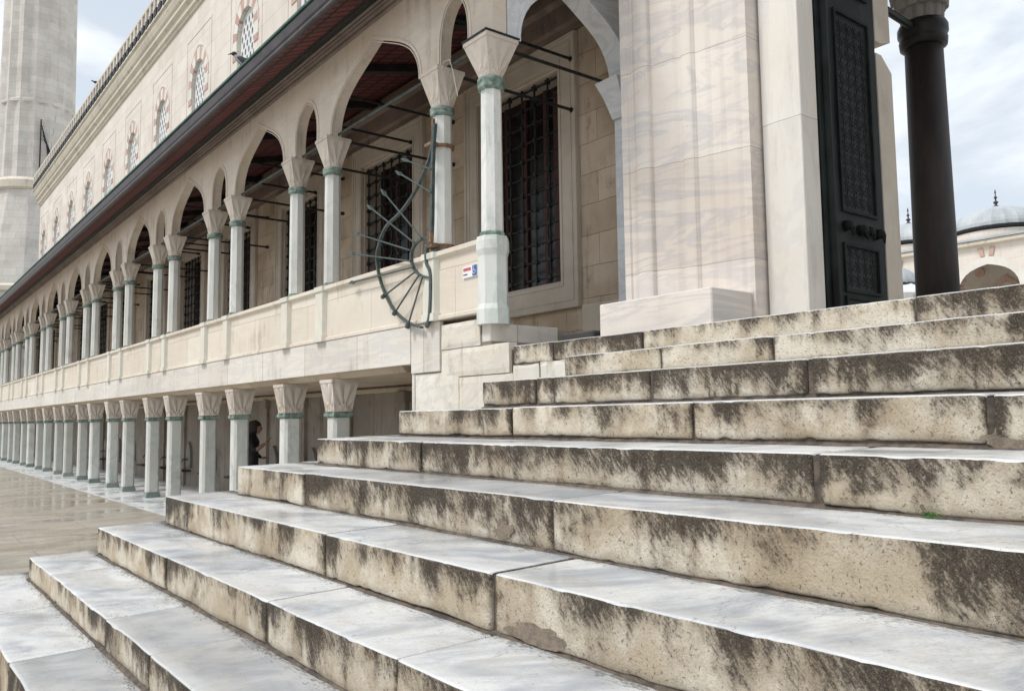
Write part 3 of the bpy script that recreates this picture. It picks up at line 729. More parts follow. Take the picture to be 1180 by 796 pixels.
def low_window(x):
    bm = bmesh.new(); w = .32
    o_, i_ = sqr(x-WH-w, x+WH+w, WZ0-w, WZ1+w), sqr(x-WH, x+WH, WZ0, WZ1)
    prism(bm, o_, [i_], XZ, 6.405, 6.449)
    for d0, d1, y in ((.02, .05, 6.396), (.20, .23, 6.398), (.27, w-.005, 6.392)):
        prism(bm, sqr(x-WH-d1, x+WH+d1, WZ0-d1, WZ1+d1), [sqr(x-WH-d0, x+WH+d0, WZ0-d0, WZ1+d0)], XZ, y, 6.4045)
    prism(bm, i_, [sqr(x-WH+.03, x+WH-.03, WZ0+.03, WZ1-.03)], XZ, 6.46, 6.77)
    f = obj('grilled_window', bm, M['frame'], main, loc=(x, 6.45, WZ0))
    bm = bmesh.new()
    nx = 7; nz = 12
    for i in range(nx):
        xx = x-WH+.06+(2*WH-.12)*i/(nx-1); tube(bm, [(xx, 6.52, WZ0+.02), (xx, 6.52, WZ1-.02)], .014, 5)
        for j in range(nz):
            zz = WZ0+.12+(WZ1-WZ0-.2)*j/(nz-1)
            t = bmesh.new(); bmesh.ops.create_cube(t, size=.052, matrix=Matrix.Translation((xx, 6.52, zz))); merge(bm, t)
    for j in range(nz):
        zz = WZ0+.12+(WZ1-WZ0-.2)*j/(nz-1); tube(bm, [(x-WH+.02, 6.52, zz), (x+WH-.02, 6.52, zz)], .014, 5)
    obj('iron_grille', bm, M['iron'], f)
    bm = bmesh.new(); box(bm, (x-WH, 6.772, WZ0), (x+WH, 6.80, WZ1)); obj('pane', bm, M['glass_dark'], f)
    bm = bmesh.new()
    for i in range(4):
        xx = x-WH+.2+.41*i; box(bm, (xx-.03, 6.74, WZ0), (xx+.03, 6.77, WZ1))
    box(bm, (x+.35, 6.745, WZ0+.1), (x+.60, 6.768, WZ1-.1)); obj('shutter', bm, M['shutter'], f)
    return f
w0 = low_window(WX[0])
for k in range(1, 12): copy_part(w0, (WX[k]-WX[0], 0, 0))
# upper wall with pointed windows
UX = [-11.2-3.42*k for k in range(11)]
def pointed(x, hw, z0, zs, za): return [(x-hw, z0), (x+hw, z0)] + arch(x, hw, zs, za, [(1, 0), (.97, .25), (.88, .47), (.72, .68), (.5, .84), (.25, .94), (0, 1)])
bm = bmesh.new()
prism(bm, sqr(-46.8, -5.2, 5.951+H, 10.95+H), [pointed(x, .54, 6.9+H, 8.85+H, 9.45+H) for x in UX], XZ, 6.45, 6.95)
obj('upper_wall', bm, M['mainwall'], main)
bm = bmesh.new(); box(bm, (-46.8, 6.96, 0), (-5.2, 7.20, 11.0+H)); obj('wall_back', bm, M['mainwall'], main)
def up_window(x):
    bm = bmesh.new(); PA = [(1, 0), (.97, .25), (.88, .47), (.72, .68), (.5, .84), (.25, .94), (0, 1)]
    prism(bm, sqr(x-1.02, x+1.02, 6.6+H, 10.25+H), [sqr(x-.97, x+.97, 6.65+H, 10.20+H)], XZ, 6.440, 6.449)
    a = arch(x, .84, 8.8+H, 9.86+H, PA); archband(bm, a, 0, -.04, XZ, 6.432, 6.449)
    f = obj('pointed_window', bm, M['mainwall'], main, loc=(x, 6.45, 6.9+H))
    # voussoirs: alternate red and white wedges
    inn = arch(x, .545, 8.85+H, 9.455+H, PA); out = arch(x, .80, 8.85+H, 9.80+H, PA)
    def samp(path, n):
        L = [0]
        for a_, b_ in zip(path, path[1:]): L.append(L[-1]+math.dist(a_, b_))
        r = []
        for i in range(n+1):
            s = L[-1]*i/n
            for j in range(len(L)-1):
                if s <= L[j+1]+1e-9:
                    t = (s-L[j])/(L[j+1]-L[j]); r.append((path[j][0]+(path[j+1][0]-path[j][0])*t, path[j][1]+(path[j+1][1]-path[j][1])*t)); break
        return r
    n = 11; A = samp(inn, n); B = samp(out, n)
    red = bmesh.new(); wh = bmesh.new()
    for i in range(n):
        prism(red if i % 2 == 0 else wh, [A[i], A[i+1], B[i+1], B[i]], [], XZ, 6.436, 6.61)
    for s in (-1, 1):
        for q in range(1):
            z = 8.85+H-.3*(q+1); xa, xb = sorted((x+s*.545, x+s*.80)); prism(wh, sqr(xa, xb, z, z+.299), [], XZ, 6.436, 6.61)
            prism(red, sqr(xa, xb, z-.16, z-.001), [], XZ, 6.436, 6.61)
    obj('red_voussoirs', red, M['red_stone'], f); obj('white_voussoirs', wh, M['white_stone'], f)
    bm = bmesh.new(); holes = []
    for r_ in range(13):
        for c_ in range(5):
            cx = x-.42+.21*c_ + (.105 if r_ % 2 else 0); cz = 7.05+H+.178*r_
            if abs(cx-x) > .43: continue
            if cz > 8.85+H and abs(cx-x) > .52*math.sqrt(max(0, 1-((cz-8.80-H)/.62)**2)): continue
            holes.append([(cx+.055*math.cos(q*math.pi/4), cz+.088*math.sin(q*math.pi/4)) for q in range(8)])
    prism(bm, pointed(x, .538, 6.905+H, 8.85+H, 9.44+H), holes, XZ, 6.53, 6.56); obj('plaster_grille', bm, M['grille_white'], f)
    bm = bmesh.new(); prism(bm, pointed(x, .538, 6.905+H, 8.85+H, 9.44+H), [], XZ, 6.62, 6.64); obj('pane', bm, M['window_back'], f)
    return f
u0 = up_window(UX[0])
for k in range(1, 11): copy_part(u0, (UX[k]-UX[0], 0, 0))
bm = bmesh.new()
prism(bm, [(6.449, 10.90+H), (6.40, 10.92+H), (6.40, 10.98+H), (6.34, 11.02+H), (6.34, 11.16+H), (6.25, 11.22+H), (6.25, 11.32+H), (6.20, 11.36+H), (6.14, 11.50+H), (6.14, 11.60+H), (6.08, 11.62+H), (6.08, 11.68+H), (7.2, 11.68+H), (7.2, 11.01+H), (6.449, 11.01+H)], [], YZ, -46.9, -5.2)
obj('cornice', bm, M['cornice'], main)
bm = bmesh.new(); box(bm, (-46.85, 6.16, 11.681+H), (-5.2, 6.24, 12.30+H)); box(bm, (-46.9, 6.10, 12.301+H), (-5.2, 6.28, 12.40+H), bev=.015); bal = obj('balustrade', bm, M['cornice'], main)
bm = bmesh.new(); box(bm, (-46.8, 6.10, 11.71+H), (-46.66, 6.159, 12.30+H)); bo = obj('baluster', bm, M['minaret'], bal)
bm = bmesh.new(); box(bm, (-46.60, 6.06, 11.684+H), (-46.32, 6.158, 11.90+H)); bf = obj('dark_crenel', bm, M['iron'], bal)  # row of dark boxes along the balustrade foot
for i in range(1, 90): copy_part(bo, (.46*i, 0, 0)); copy_part(bf, (.46*i, 0, 0))

# ------------------------------------------------------------------ minaret
MX, MY = -54.7, 7.2
mina = thing('minaret', 'tall fluted grey stone minaret at the far end of the wall', 'minaret', (MX, MY, 0))
def poly_ring(z, r, n=40, flute=.0):
    return [(MX + (r+(flute if i % 2 else -flute))*math.cos(2*math.pi*i/n), MY + (r+(flute if i % 2 else -flute))*math.sin(2*math.pi*i/n), z) for i in range(n)]
bm = bmesh.new(); loft(bm, [poly_ring(13.9+H, 1.98, 32, .075), poly_ring(18.6+H, 1.90, 32, .075), poly_ring(40+H, 1.66, 32, .075)]); obj('shaft', bm, M['minaret'], mina)
bm = bmesh.new(); loft(bm, [poly_ring(18.3+H, 1.90), poly_ring(18.35+H, 1.96), poly_ring(18.5+H, 1.96), poly_ring(18.55+H, 1.90)]); obj('string_band', bm, M['minaret'], mina)
bm = bmesh.new(); loft(bm, [poly_ring(13.2+H, 2.06), poly_ring(13.3+H, 2.22), poly_ring(13.7+H, 2.24), poly_ring(13.9+H, 2.05)]); obj('ring', bm, M['cornice'], mina)
bm = bmesh.new(); loft(bm, [ring(MX, MY, 0, 3.2, 12), ring(MX, MY, 7.6+H, 3.0, 12), ring(MX, MY, 13.2+H, 2.08, 12)]); obj('base', bm, M['minaret'], mina)
bm = bmesh.new(); loft(bm, [ring(MX, MY, 7.2+H, 3.02, 12), ring(MX, MY, 7.3+H, 3.15, 12), ring(MX, MY, 7.55+H, 3.15, 12), ring(MX, MY, 7.7+H, 3.0, 12)]); obj('lower_ring', bm, M['cornice'], mina)
bm = bmesh.new()
def onshaft(deg, z, r=2.03): return (MX+r*math.cos(R(deg)), MY+r*math.sin(R(deg)), z+H)
for i in range(5): tube(bm, [onshaft(-1+i*.8, 17.0-.2*i), onshaft(6+i*1.3, 16.0-.1*i, 2.1), onshaft(11+i*1.6, 14.5+.1*i, 2.08)], .022, 5)
tube(bm, [onshaft(-2, 14.3, 2.08), onshaft(-2, 17.3, 2.06)], .04, 5)
tag(obj('cable_bundle', bm, M['iron']), 'dark bundle of cables and a rod against the minaret shaft', 'cables')

# ------------------------------------------------------------------ gateway (portal)
gate = thing('gateway', 'tall moulded marble gateway at the head of the stairs', 'gateway', (-3, 5.5, .6+H))
ZD = .63 + H; TOPZ = 8.4 + H
rat = [(-5.42, 5.36), (-5.215, 5.36), (-5.15, 5.37), (-5.14, 5.39), (-5.05, 5.395)]
def moulded(sign, cx):
    line = lambda x: 5.36 + (x+5.2)*.21
    P = [(-5.20, 6.4), (-5.20, 5.36), (-5.135, 5.36), (-5.125, 5.385), (-5.085, 5.385), (-5.075, 5.36)]
    for i in range(9):
        a = math.pi*i/8; P.append((-5.055+.085*(1-math.cos(a)), 5.375-.052*math.sin(a)))
    P += [(-4.88, 5.42), (-4.66, 5.445), (-4.62, 5.48)]
    for i in range(9):
        a = math.pi*i/8; P.append((-4.60+.06*(1-math.cos(a)), 5.49-.030*math.sin(a)))
    P += [(-4.47, 5.505), (-4.46, 5.525)]
    P += [(-4.36, 5.53), (-4.32, 5.555), (-4.24, 5.56), (-4.20, 5.58), (-4.11, 5.59), (-4.07, 5.612), (-4.00, 5.612), (-4.0, 6.4)]
    P = [(x, y) if y > 6 or x > -4.01 else (x, line(x)+(y-line(x))*.62) for x, y in P]
    return P if sign > 0 else [(2*cx - x, y) for x, y in P][::-1]
GX = -2.1
for s in (1, -1):
    def mx(x): return x if s > 0 else 2*GX - x
    def bxm(bm, a, b, bev=0): box(bm, (min(mx(a[0]), mx(b[0])), a[1], a[2]), (max(mx(a[0]), mx(b[0])), b[1], b[2]), bev=bev)
    bm = bmesh.new(); prism(bm, moulded(s, GX), [], XY, ZD, TOPZ); obj('moulded_pillar', bm, M['portal'], gate)
    bm = bmesh.new(); bxm(bm, (-5.27, 5.09, ZD-.02), (-4.03, 5.85, .99+H), .01)
    bxm(bm, (-4.028, 5.60, ZD), (-4.0225, 5.85, .985+H)); obj('plinth', bm, M['portal'], gate)
    bm = bmesh.new(); bxm(bm, (-3.978, 5.755, ZD), (-3.615, 5.99, TOPZ-.8), .006); obj('door_jamb', bm, M['jamb'], gate)
    bm = bmesh.new(); bxm(bm, (-3.999, 5.80, ZD), (-3.75, 6.9, TOPZ-.8)); bxm(bm, (-5.2, 6.405, ZD), (-3.76, 7.199, TOPZ-.2)); obj('gate_wall', bm, M['jamb'], gate)
    # inner jamb with the bar slot
    bm = bmesh.new()
    x0, x1 = sorted((mx(-3.90), mx(-3.595)))
    prism(bm, [(6.94, ZD), (7.20, ZD), (7.20, 3.06+H), (7.03, 3.19+H), (6.94, 3.19+H)], [], YZ, x0, x1)
    prism(bm, [(6.94, 3.30+H), (7.03, 3.30+H), (7.20, 3.35+H), (7.20, TOPZ-.8), (6.94, TOPZ-.8)], [], YZ, x0, x1)
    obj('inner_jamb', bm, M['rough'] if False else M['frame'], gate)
bm = bmesh.new(); box(bm, (-4.0, 5.615, TOPZ-.799), (2*GX+4.0, 7.199, TOPZ)); box(bm, (-5.2, 5.36, TOPZ+.001), (2*GX+5.2, 7.199, TOPZ+1.2)); obj('lintel', bm, M['portal'], gate)
# bronze door leaf, folded back against the jamb
def leaf():
    X0 = -3.60
    bm = bmesh.new(); box(bm, (X0-.09, 6.00, ZD+.02), (X0, 6.935, TOPZ-.85), bev=.006)
    d = obj('door', bm, M['door'], gate, loc=(X0, 6.0, ZD), label='dark bronze door leaf folded open against the left jamb')
    def panel(z0, z1, relief):
        bm = bmesh.new(); y0, y1 = 6.25, 6.81
        prism(bm, [(y0, z0), (y1, z0), (y1, z1), (y0, z1)], [[(y0+.025, z0+.025), (y1-.025, z0+.025), (y1-.025, z1-.025), (y0+.025, z1-.025)]], YZ, X0+.001, X0+.020)
        if relief:                                    # interlaced star pattern
            s_ = .115
            ny, nz = int((y1-y0-.06)/s_), int((z1-z0-.06)/s_)
            for i in range(ny):
                for j in range(nz):
                    cy, cz = y0+.05+s_*(i+.5)*((y1-y0-.1)/(ny*s_)), z0+.05+s_*(j+.5)
                    for q in range(4):
                        a = q*math.pi/4 + (.2 if (i+j) % 2 else 0)
                        dy, dz_ = math.cos(a)*s_*.52, math.sin(a)*s_*.52
                        strap(bm, [(X0-.0005, cy-dy, cz-dz_), (X0-.0005, cy+dy, cz+dz_)], .009, .010, (1, 0, 0))
                    lathe_pts = [(X0+.004, cy+.022*math.cos(t), cz+.028*math.sin(t)) for t in [k*math.pi/3 for k in range(6)]]
                    f = bm.faces.new([bm.verts.new(p) for p in lathe_pts])
        obj('door_panel', bm, M['door_relief'], d)
    panel(.99+H, 1.40+H, True); panel(.70+H, .96+H, False); panel(1.66+H, 3.40+H, True); panel(3.60+H, 5.9+H, True)
    for yy, zz in ((6.30, 1.54), (6.52, 1.53), (6.63, 1.53), (6.80, 1.53)):
        bm = bmesh.new(); t = bmesh.new(); bmesh.ops.create_uvsphere(t, u_segments=12, v_segments=8, radius=.042, matrix=Matrix.Translation((X0+.035, yy, zz+H))); merge(bm, t)
        tube(bm, [(X0, yy, zz+H), (X0+.05, yy, zz+H)], .05, 8, [1, .5]); tube(bm, [(X0+.06, yy-.03, zz+H), (X0+.07, yy, zz-.08+H), (X0+.06, yy+.03, zz+H)], .009, 6)
        obj('door_knob', bm, M['door_relief'], d, smooth=True)
    bm = bmesh.new(); tube(bm, [(X0+.01, 6.09, ZD+.02), (X0+.01, 6.09, TOPZ-.9)], .035, 10); obj('hinge_post', bm, M['door'], d, smooth=True)
leaf()
# loose stones between plinth and arcade
bm = bmesh.new(); box(bm, (-5.80, 5.10, .62+H), (-5.36, 5.34, .775+H), bev=.015); rough_verts(bm, .006); tag(obj('stone_block', bm, M['dark_block']), 'low near black stone block between corner pedestal and gateway plinth', 'stone block')  # near-black block filling the gap beside the plinth
bm = bmesh.new(); tube(bm, [(-5.42, 5.95, .95+H), (-5.48, 6.0, 1.1+H), (-5.46, 6.05, 1.35+H), (-5.47, 6.2, 1.45+H)], .022, 8); tag(obj('clay_pipe', bm, M['brown_pipe'], smooth=True), 'short bent terracotta coloured pipe beside the gateway pillar', 'pipe')

# ------------------------------------------------------------------ courtyard beyond the gate
bm = bmesh.new(); box(bm, (-5.9, 5.455, -.01), (1.5, 7.2, ZD-.006)); box(bm, (-40, 7.205, -.01), (32, 70, ZD-.006)); obj('courtyard', bm, M['court'], kind='structure')
por = thing('portico', 'shaded courtyard portico with a thick dark porphyry column behind the gateway', 'portico', (-4.58, 10, ZD))
def pcol(x):
    bm = bmesh.new(); lathe(bm, x, 10, [(.24, ZD+.25), (.236, ZD+1.5), (.215, 4.45+H)], 32); c = obj('column', bm, M['porphyry'], por, smooth=True, loc=(x, 10, ZD))
    bm = bmesh.new(); lathe(bm, x, 10, [(.34, ZD), (.34, ZD+.1), (.29, ZD+.14), (.27, ZD+.2), (.25, ZD+.26)], 32); obj('base', bm, M['black_bronze'], c, smooth=True)
    bm = bmesh.new(); lathe(bm, x, 10, [(.22, 4.42+H), (.265, 4.44+H), (.275, 4.52+H), (.262, 4.56+H), (.285, 4.60+H), (.285, 4.68+H), (.26, 4.73+H), (.21, 4.75+H)], 32); obj('collar', bm, M['black_bronze'], c, smooth=True)
    bm = bmesh.new(); rings = []
    for t in range(7):
        z = 4.74+H+t*.16
        for zz in (z, z+.155):
            rr = []
            for i in range(48):
                a = 2*math.pi*i/48; sq_ = 1/max(abs(math.cos(a)), abs(math.sin(a))); b = min(1, t/6)
                r = (.235+.055*t)*(1-b*.6) + (.20+.050*t)*sq_*b*.6
                r += .022*abs(math.sin(a*6 + (t % 2)*math.pi/2)) - (.012 if zz == z else 0)
                rr.append((x+r*math.cos(a), 10+r*math.sin(a), zz))
            rings.append(rr)
    loft(bm, rings); box(bm, (x-.52, 9.48, 5.86+H), (x+.52, 10.52, 6.0+H)); obj('capital', bm, M['capital_dark'], c)
    return c
pc = pcol(-4.58)
for d in (-4.6, 4.6, 9.2, -9.2): copy_part(pc, (d, 0, 0))
bm = bmesh.new()
pts = [(-16, 9.4+H), (-16, 6.0+H)]
for i in range(5): pts += arch(-4.58-2.3+4.6*(i-1), 1.95, 6.0+H, 8.3+H, BIG)[::-1]
pts += [(7.0, 6.0+H), (7.0, 9.4+H)]
prism(bm, pts, [], XZ, 9.75, 10.25); obj('arch_wall', bm, M['capital_dark'], por)
bm = bmesh.new(); box(bm, (-16, 7.21, 9.401+H), (7, 10.4, 9.7+H)); obj('roof', bm, M['lead'], por)
bm = bmesh.new(); tube(bm, [(-4.6, 9.9, 4.64+H), (-4.55, 7.2, 4.70+H)], .045, 8); obj('tie_beam', bm, M['iron'], por)

# domed gallery on the far side of the courtyard
GY = 45.0
gal = thing('domed_gallery', 'distant courtyard gallery with pointed arches under lead covered domes', 'gallery', (-17.4, GY, ZD))
gx = [-18.40 - 4.75*i for i in range(-2, 4)]
bm = bmesh.new(); g0, g1 = gx[-1]-2.3, gx[0]+2.3
pts = [(g0, 8.55+H), (g0, ZD)]
for x in sorted(gx): pts += [(x+.35-1.88, ZD), (x+.35-1.88, 5.6+H)] + arch(x+.35, 1.88, 5.6+H, 7.95+H, SMALL)[::-1] + [(x+.35+1.88, ZD)]
pts += [(g1, ZD), (g1, 8.55+H)]
prism(bm, pts, [], XZ, GY, GY+.7); obj('arcade_wall', bm, M['mainwall'], gal)
bm = bmesh.new(); box(bm, (g0, GY+4.6, ZD), (g1, GY+5.0, 8.5+H)); box(bm, (g0, GY+.71, 8.35+H), (g1, GY+4.59, 8.5+H)); obj('vault', bm, M['gallery_in'], gal)
bm = bmesh.new(); box(bm, (g0, GY-.25, 8.551+H), (g1, GY+5.2, 8.80+H), bev=.05); obj('cornice', bm, M['cornice'], gal)
bm = bmesh.new(); box(bm, (g0, GY-.32, 8.801+H), (g1, GY+5.25, 8.90+H)); obj('lead_edge', bm, M['lead'], gal)
def far_arch_bits(x):
    x = x+.35
    p_in = arch(x, 1.89, 5.6+H, 7.96+H, SMALL); bm = bmesh.new()
    archband(bm, p_in, 0, -.42, XZ, GY-.03, GY-.002); a = obj('arch_ring', bm, M['white_stone'], gal, loc=(x, GY, 6+H))
    bm = bmesh.new()
    for s in (-1, 1):
        prism(bm, [(x+s*.10, 7.97+H), (x+s*.30, 7.95+H), (x+s*.42, 8.40+H), (x+s*.18, 8.42+H)], [], XZ, GY-.06, GY-.031)
    obj('red_voussoirs', bm, M['red_stone'], a)
    bm = bmesh.new()
    for i in range(7):
        z = 5.6+H+.23*i; hw2 = 1.88*[u for u, v in SMALL if v <= (.23*i)/2.35+.02][-1]
        prism(bm, [(GY+.72, z), (GY+1.5, z), (GY+1.5, z+.13), (GY+.72, z+.13)], [], YZ, x-hw2-.2, x-hw2+.04)
    obj('red_bands', bm, M['red_stone'], a)
    bm = bmesh.new(); t = [(x-2.24+.26*math.cos(k*math.pi/8), 7.86+H+.26*math.sin(k*math.pi/8)) for k in range(16)]
    prism(bm, t, [], XZ, GY+4.45, GY+4.58); obj('medallion', bm, M['red_stone'], a)
    bm = bmesh.new(); archband(bm, arch(x-.9, 1.3, 5.6+H, 7.55+H, BIG), 0, -.25, XZ, GY+4.5, GY+4.59); obj('inner_arch', bm, M['red_stone'], a)
    return a
fa = far_arch_bits(gx[0])
for i in range(1, 6): copy_part(fa, (gx[i]-gx[0], 0, 0))
def dome(x, y, z, r, h, parent, nrib=24, mat=None):
    bm = bmesh.new(); prof = []
    rings = []
    for i in range(11):
        t = i/10*math.pi/2*.97
        rr = r*math.cos(t); zz = z + h*math.sin(t); pts_ = []
        for j in range(nrib*3):
            a = 2*math.pi*j/(nrib*3); q = rr*(1.022 if j % 3 == 0 else 1.0); pts_.append((x+q*math.cos(a), y+q*math.sin(a), zz))
        rings.append(pts_)
    loft(bm, rings); d = obj('dome', bm, M['lead'], parent, loc=(x, y, z))
    bm = bmesh.new(); lathe(bm, x, y, [(r*1.05, z-.20), (r*1.08, z-.12), (r*1.08, z-.05), (r*1.0, z+.02)], 48); obj('dome_edge', bm, M['iron'], d)
    s = r/2.15
    bm = bmesh.new(); lathe(bm, x, y, [(.22*s, z+h-.02), (.20*s, z+h+.06*s), (.07*s, z+h+.12*s), (.06*s, z+h+.2*s), (.12*s, z+h+.26*s), (.12*s, z+h+.30*s), (.04*s, z+h+.36*s), (.035*s, z+h+.46*s), (.09*s, z+h+.52*s), (.03*s, z+h+.60*s), (.02*s, z+h+.72*s), (.045*s, z+h+.78*s), (.008*s, z+h+.95*s)], 12); obj('finial', bm, M['gutter'], d, smooth=True)
    return d
d0 = dome(gx[0], GY+2.4, 9.58+H, 2.30, 1.32, gal)
for i in range(1, 6): copy_part(d0, (gx[i]-gx[0], 0, 0))
bm = bmesh.new()
for x in gx: lathe(bm, x, GY+2.4, [(2.36, 8.901+H), (2.36, 9.34+H)], 48)
obj('drum', bm, M['mainwall'], gal)
fou = thing('fountain_pavilion', 'small fountain pavilion with a low whitish lead roof in the courtyard', 'pavilion', (-11.4, 22, ZD))
dome(-11.35, 22, 3.45+H, .75, .55, fou, 12)
bm = bmesh.new(); lathe(bm, -11.35, 22, [(1.15, 3.10+H), (1.2, 3.13+H), (1.15, 3.2+H), (.80, 3.42+H)], 8); obj('roof', bm, M['blue_marble'], fou)
bm = bmesh.new()
for i in range(8):
    a = math.pi/8+i*math.pi/4; lathe(bm, -11.35+.95*math.cos(a), 22+.95*math.sin(a), [(.08, ZD), (.07, 3.1+H)], 10)
obj('colonnettes', bm, M['column'], fou)

# ------------------------------------------------------------------ spiked iron guard on the second column
ig = thing('spiked_guard', 'curved iron guard with radiating spear spikes strapped to the arcade column', 'iron guard', (-7.0, 4.40, .92+H))
GYY = 4.40; sc_ = GYY/4.45
def bez(pts, n=8):
    out = []
    P = [pts[0]] + pts + [pts[-1]]
    for i in range(1, len(P)-2):
        for j in range(n):
            t = j/n; a, b, c, d = P[i-1], P[i], P[i+1], P[i+2]
            out.append(tuple(.5*((2*b[q])+(-a[q]+c[q])*t+(2*a[q]-5*b[q]+4*c[q]-d[q])*t*t+(-a[q]+3*b[q]-3*c[q]+d[q])*t**3) for q in (0, 1)))
    out.append(pts[-1]); return out
def G(x, z, dy=0): return (x*sc_, GYY+dy, z*sc_+H)
bm = bmesh.new(); strap(bm, [G(x, z) for x, z in bez([(-6.947, 2.999), (-6.991, 2.579), (-7.019, 1.857), (-7.107, 1.746), (-7.108, 1.589), (-7.034, 1.452), (-7.054, 1.049), (-7.124, 0.932)], 4)], .035, .035, (0, 1, 0)); obj('upright', bm, M['green_iron'], ig)
outer = bez([(-6.964, 2.988), (-7.024, 2.716), (-7.203, 2.503), (-7.387, 2.35), (-7.642, 2.222), (-7.941, 2.13), (-8.093, 1.985), (-8.162, 1.824), (-8.113, 1.608), (-7.974, 1.384), (-7.773, 1.176), (-7.485, 1.014), (-7.213, 0.934)])
bm = bmesh.new(); strap(bm, [G(x, z) for x, z in outer], .034, .022, (0, 1, 0)); obj('outer_bar', bm, M['green_iron'], ig)
inner = bez([(-7.002, 1.823), (-7.177, 1.854), (-7.347, 1.814), (-7.421, 1.703), (-7.36, 1.563), (-7.239, 1.481), (-7.034, 1.42)])
bm = bmesh.new(); strap(bm, [G(x, z) for x, z in inner], .032, .022, (0, 1, 0)); obj('inner_bar', bm, M['green_iron'], ig)
spk = [((-6.997, 2.533), (-7.449, 2.736)), ((-6.999, 2.295), (-7.576, 2.617)), ((-7.177, 1.854), (-7.921, 2.469)), ((-7.328, 1.833), (-8.236, 2.38)), ((-7.408, 1.766), (-8.552, 2.146)), ((-7.409, 1.652), (-8.664, 1.934)), ((-7.348, 1.578), (-8.662, 1.605)), ((-7.33, 1.517), (-7.974, 1.35)), ((-7.239, 1.475), (-7.727, 1.144)), ((-7.168, 1.446), (-7.455, 0.979))]
for i, (a, b) in enumerate(spk):
    bm = bmesh.new(); A, B = Vector(G(*a, -.02)), Vector(G(*b, -.02)); tube(bm, [A, B], .0095, 6)
    if i < 7:
        d = (B-A).normalized(); tube(bm, [B-d*.02, B+d*.04, B+d*.07, B+d*.17], .026, 4, [.3, 1, .9, .05])
    else:
        d = (B-A).normalized(); tube(bm, [B-d*.02, B+d*.03], .026, 6)
    obj('spike', bm, M['green_iron'], ig)
for z, dz in ((2.77, .03), (1.72, .04)):
    bm = bmesh.new(); lathe(bm, -7.01, CY, [(.128, z+H), (.128, z+H+dz)], 12); box(bm, (-7.05, 4.385, z+H), (-6.92, 4.47, z+H+dz)); obj('rusty_clamp', bm, M['rust'], ig)
bm = bmesh.new(); box(bm, (-7.0, 4.44, 2.93+H), (-6.965, 4.465, 3.06+H)); box(bm, (-6.93, 4.36, 1.76+H), (-6.90, 4.40, 1.86+H)); obj('wedge', bm, M['rust'], ig)

# small plaque with red lettering and a blue pictogram
sg = thing('plaque', 'tiny white plaque with red lettering and blue wheelchair symbol on the parapet', 'sign', (-6.24, 4.45, 1.37+H))
X, Z = -6.335, 1.385+H
bm = bmesh.new(); box(bm, (X-.12, 4.440, Z-.055), (X+.12, 4.4545, Z+.055)); obj('board', bm, M['sign_white'], sg)
bm = bmesh.new(); box(bm, (X+.045, 4.436, Z-.048), (X+.115, 4.4395, Z+.050)); obj('blue_square', bm, M['sign_blue'], sg)
bm = bmesh.new()
xx = X-.105
for w_ in (.022, .016, .02, .018, .02, .014): box(bm, (xx, 4.437, Z+.010), (xx+w_-.004, 4.4395, Z+.038)); xx += w_+.003
obj('red_lettering', bm, M['sign_red'], sg)
bm = bmesh.new(); xx = X-.105
for w_ in (.02, .012, .016, .012): box(bm, (xx, 4.437, Z-.030), (xx+w_-.004, 4.4395, Z-.018)); xx += w_+.003
obj('small_lettering', bm, M['iron'], sg)
bm = bmesh.new(); c_ = [(X+.078+.020*math.cos(a), 4.433, Z-.012+.020*math.sin(a)) for a in [math.pi*(.6+k*1.35/9) for k in range(10)]]
tube(bm, c_, .0035, 5); tube(bm, [(X+.074, 4.433, Z+.028), (X+.074, 4.433, Z+.002), (X+.092, 4.433, Z+.002), (X+.099, 4.433, Z-.02)], .0038, 5); tube(bm, [(X+.074, 4.433, Z+.033), (X+.074, 4.433, Z+.041)], .006, 6); obj('wheelchair_symbol', bm, M['sign_white'], sg)

# loose wire hanging near the corner capital
bm = bmesh.new(); tube(bm, [(-6.78, 4.42, 3.50+H), (-6.70, 4.40, 3.55+H), (-6.60, 4.40, 3.54+H), (-6.54, 4.40, 3.40+H), (-6.46, 4.40, 3.12+H)], .0032, 5)
tag(obj('hanging_wire', bm, M['capital']), 'thin loose wire hanging beside the corner capital', 'wire')

# weed in the joint
bm = bmesh.new(); random.seed(3)
for i in range(46):
    a = random.uniform(0, 6.28); r = random.uniform(0, .016); bx = random.choice((-1.345, -1.325, -1.30)) + r*math.cos(a); by = YK[5]-.024 + .4*r*math.sin(a); bz = ZK[4]+.010+random.uniform(.001, .018)
    l = random.uniform(.005, .010); d = Vector((math.cos(a), math.sin(a), random.uniform(.1, .8))).normalized(); s = d.cross(Vector((0, 0, 1))).normalized(); p = Vector((bx, by, bz))
    bm.faces.new([bm.verts.new(q) for q in (p, p+d*l*.5+s*l*.4, p+d*l, p+d*l*.5-s*l*.4)])
    tube(bm, [(bx*.5-.5*1.325, by, ZK[4]+.008), p], .0008, 3)
tag(obj('weed', bm, M['leaf']), 'tiny green weed growing from the joint under a stair riser', 'plant')

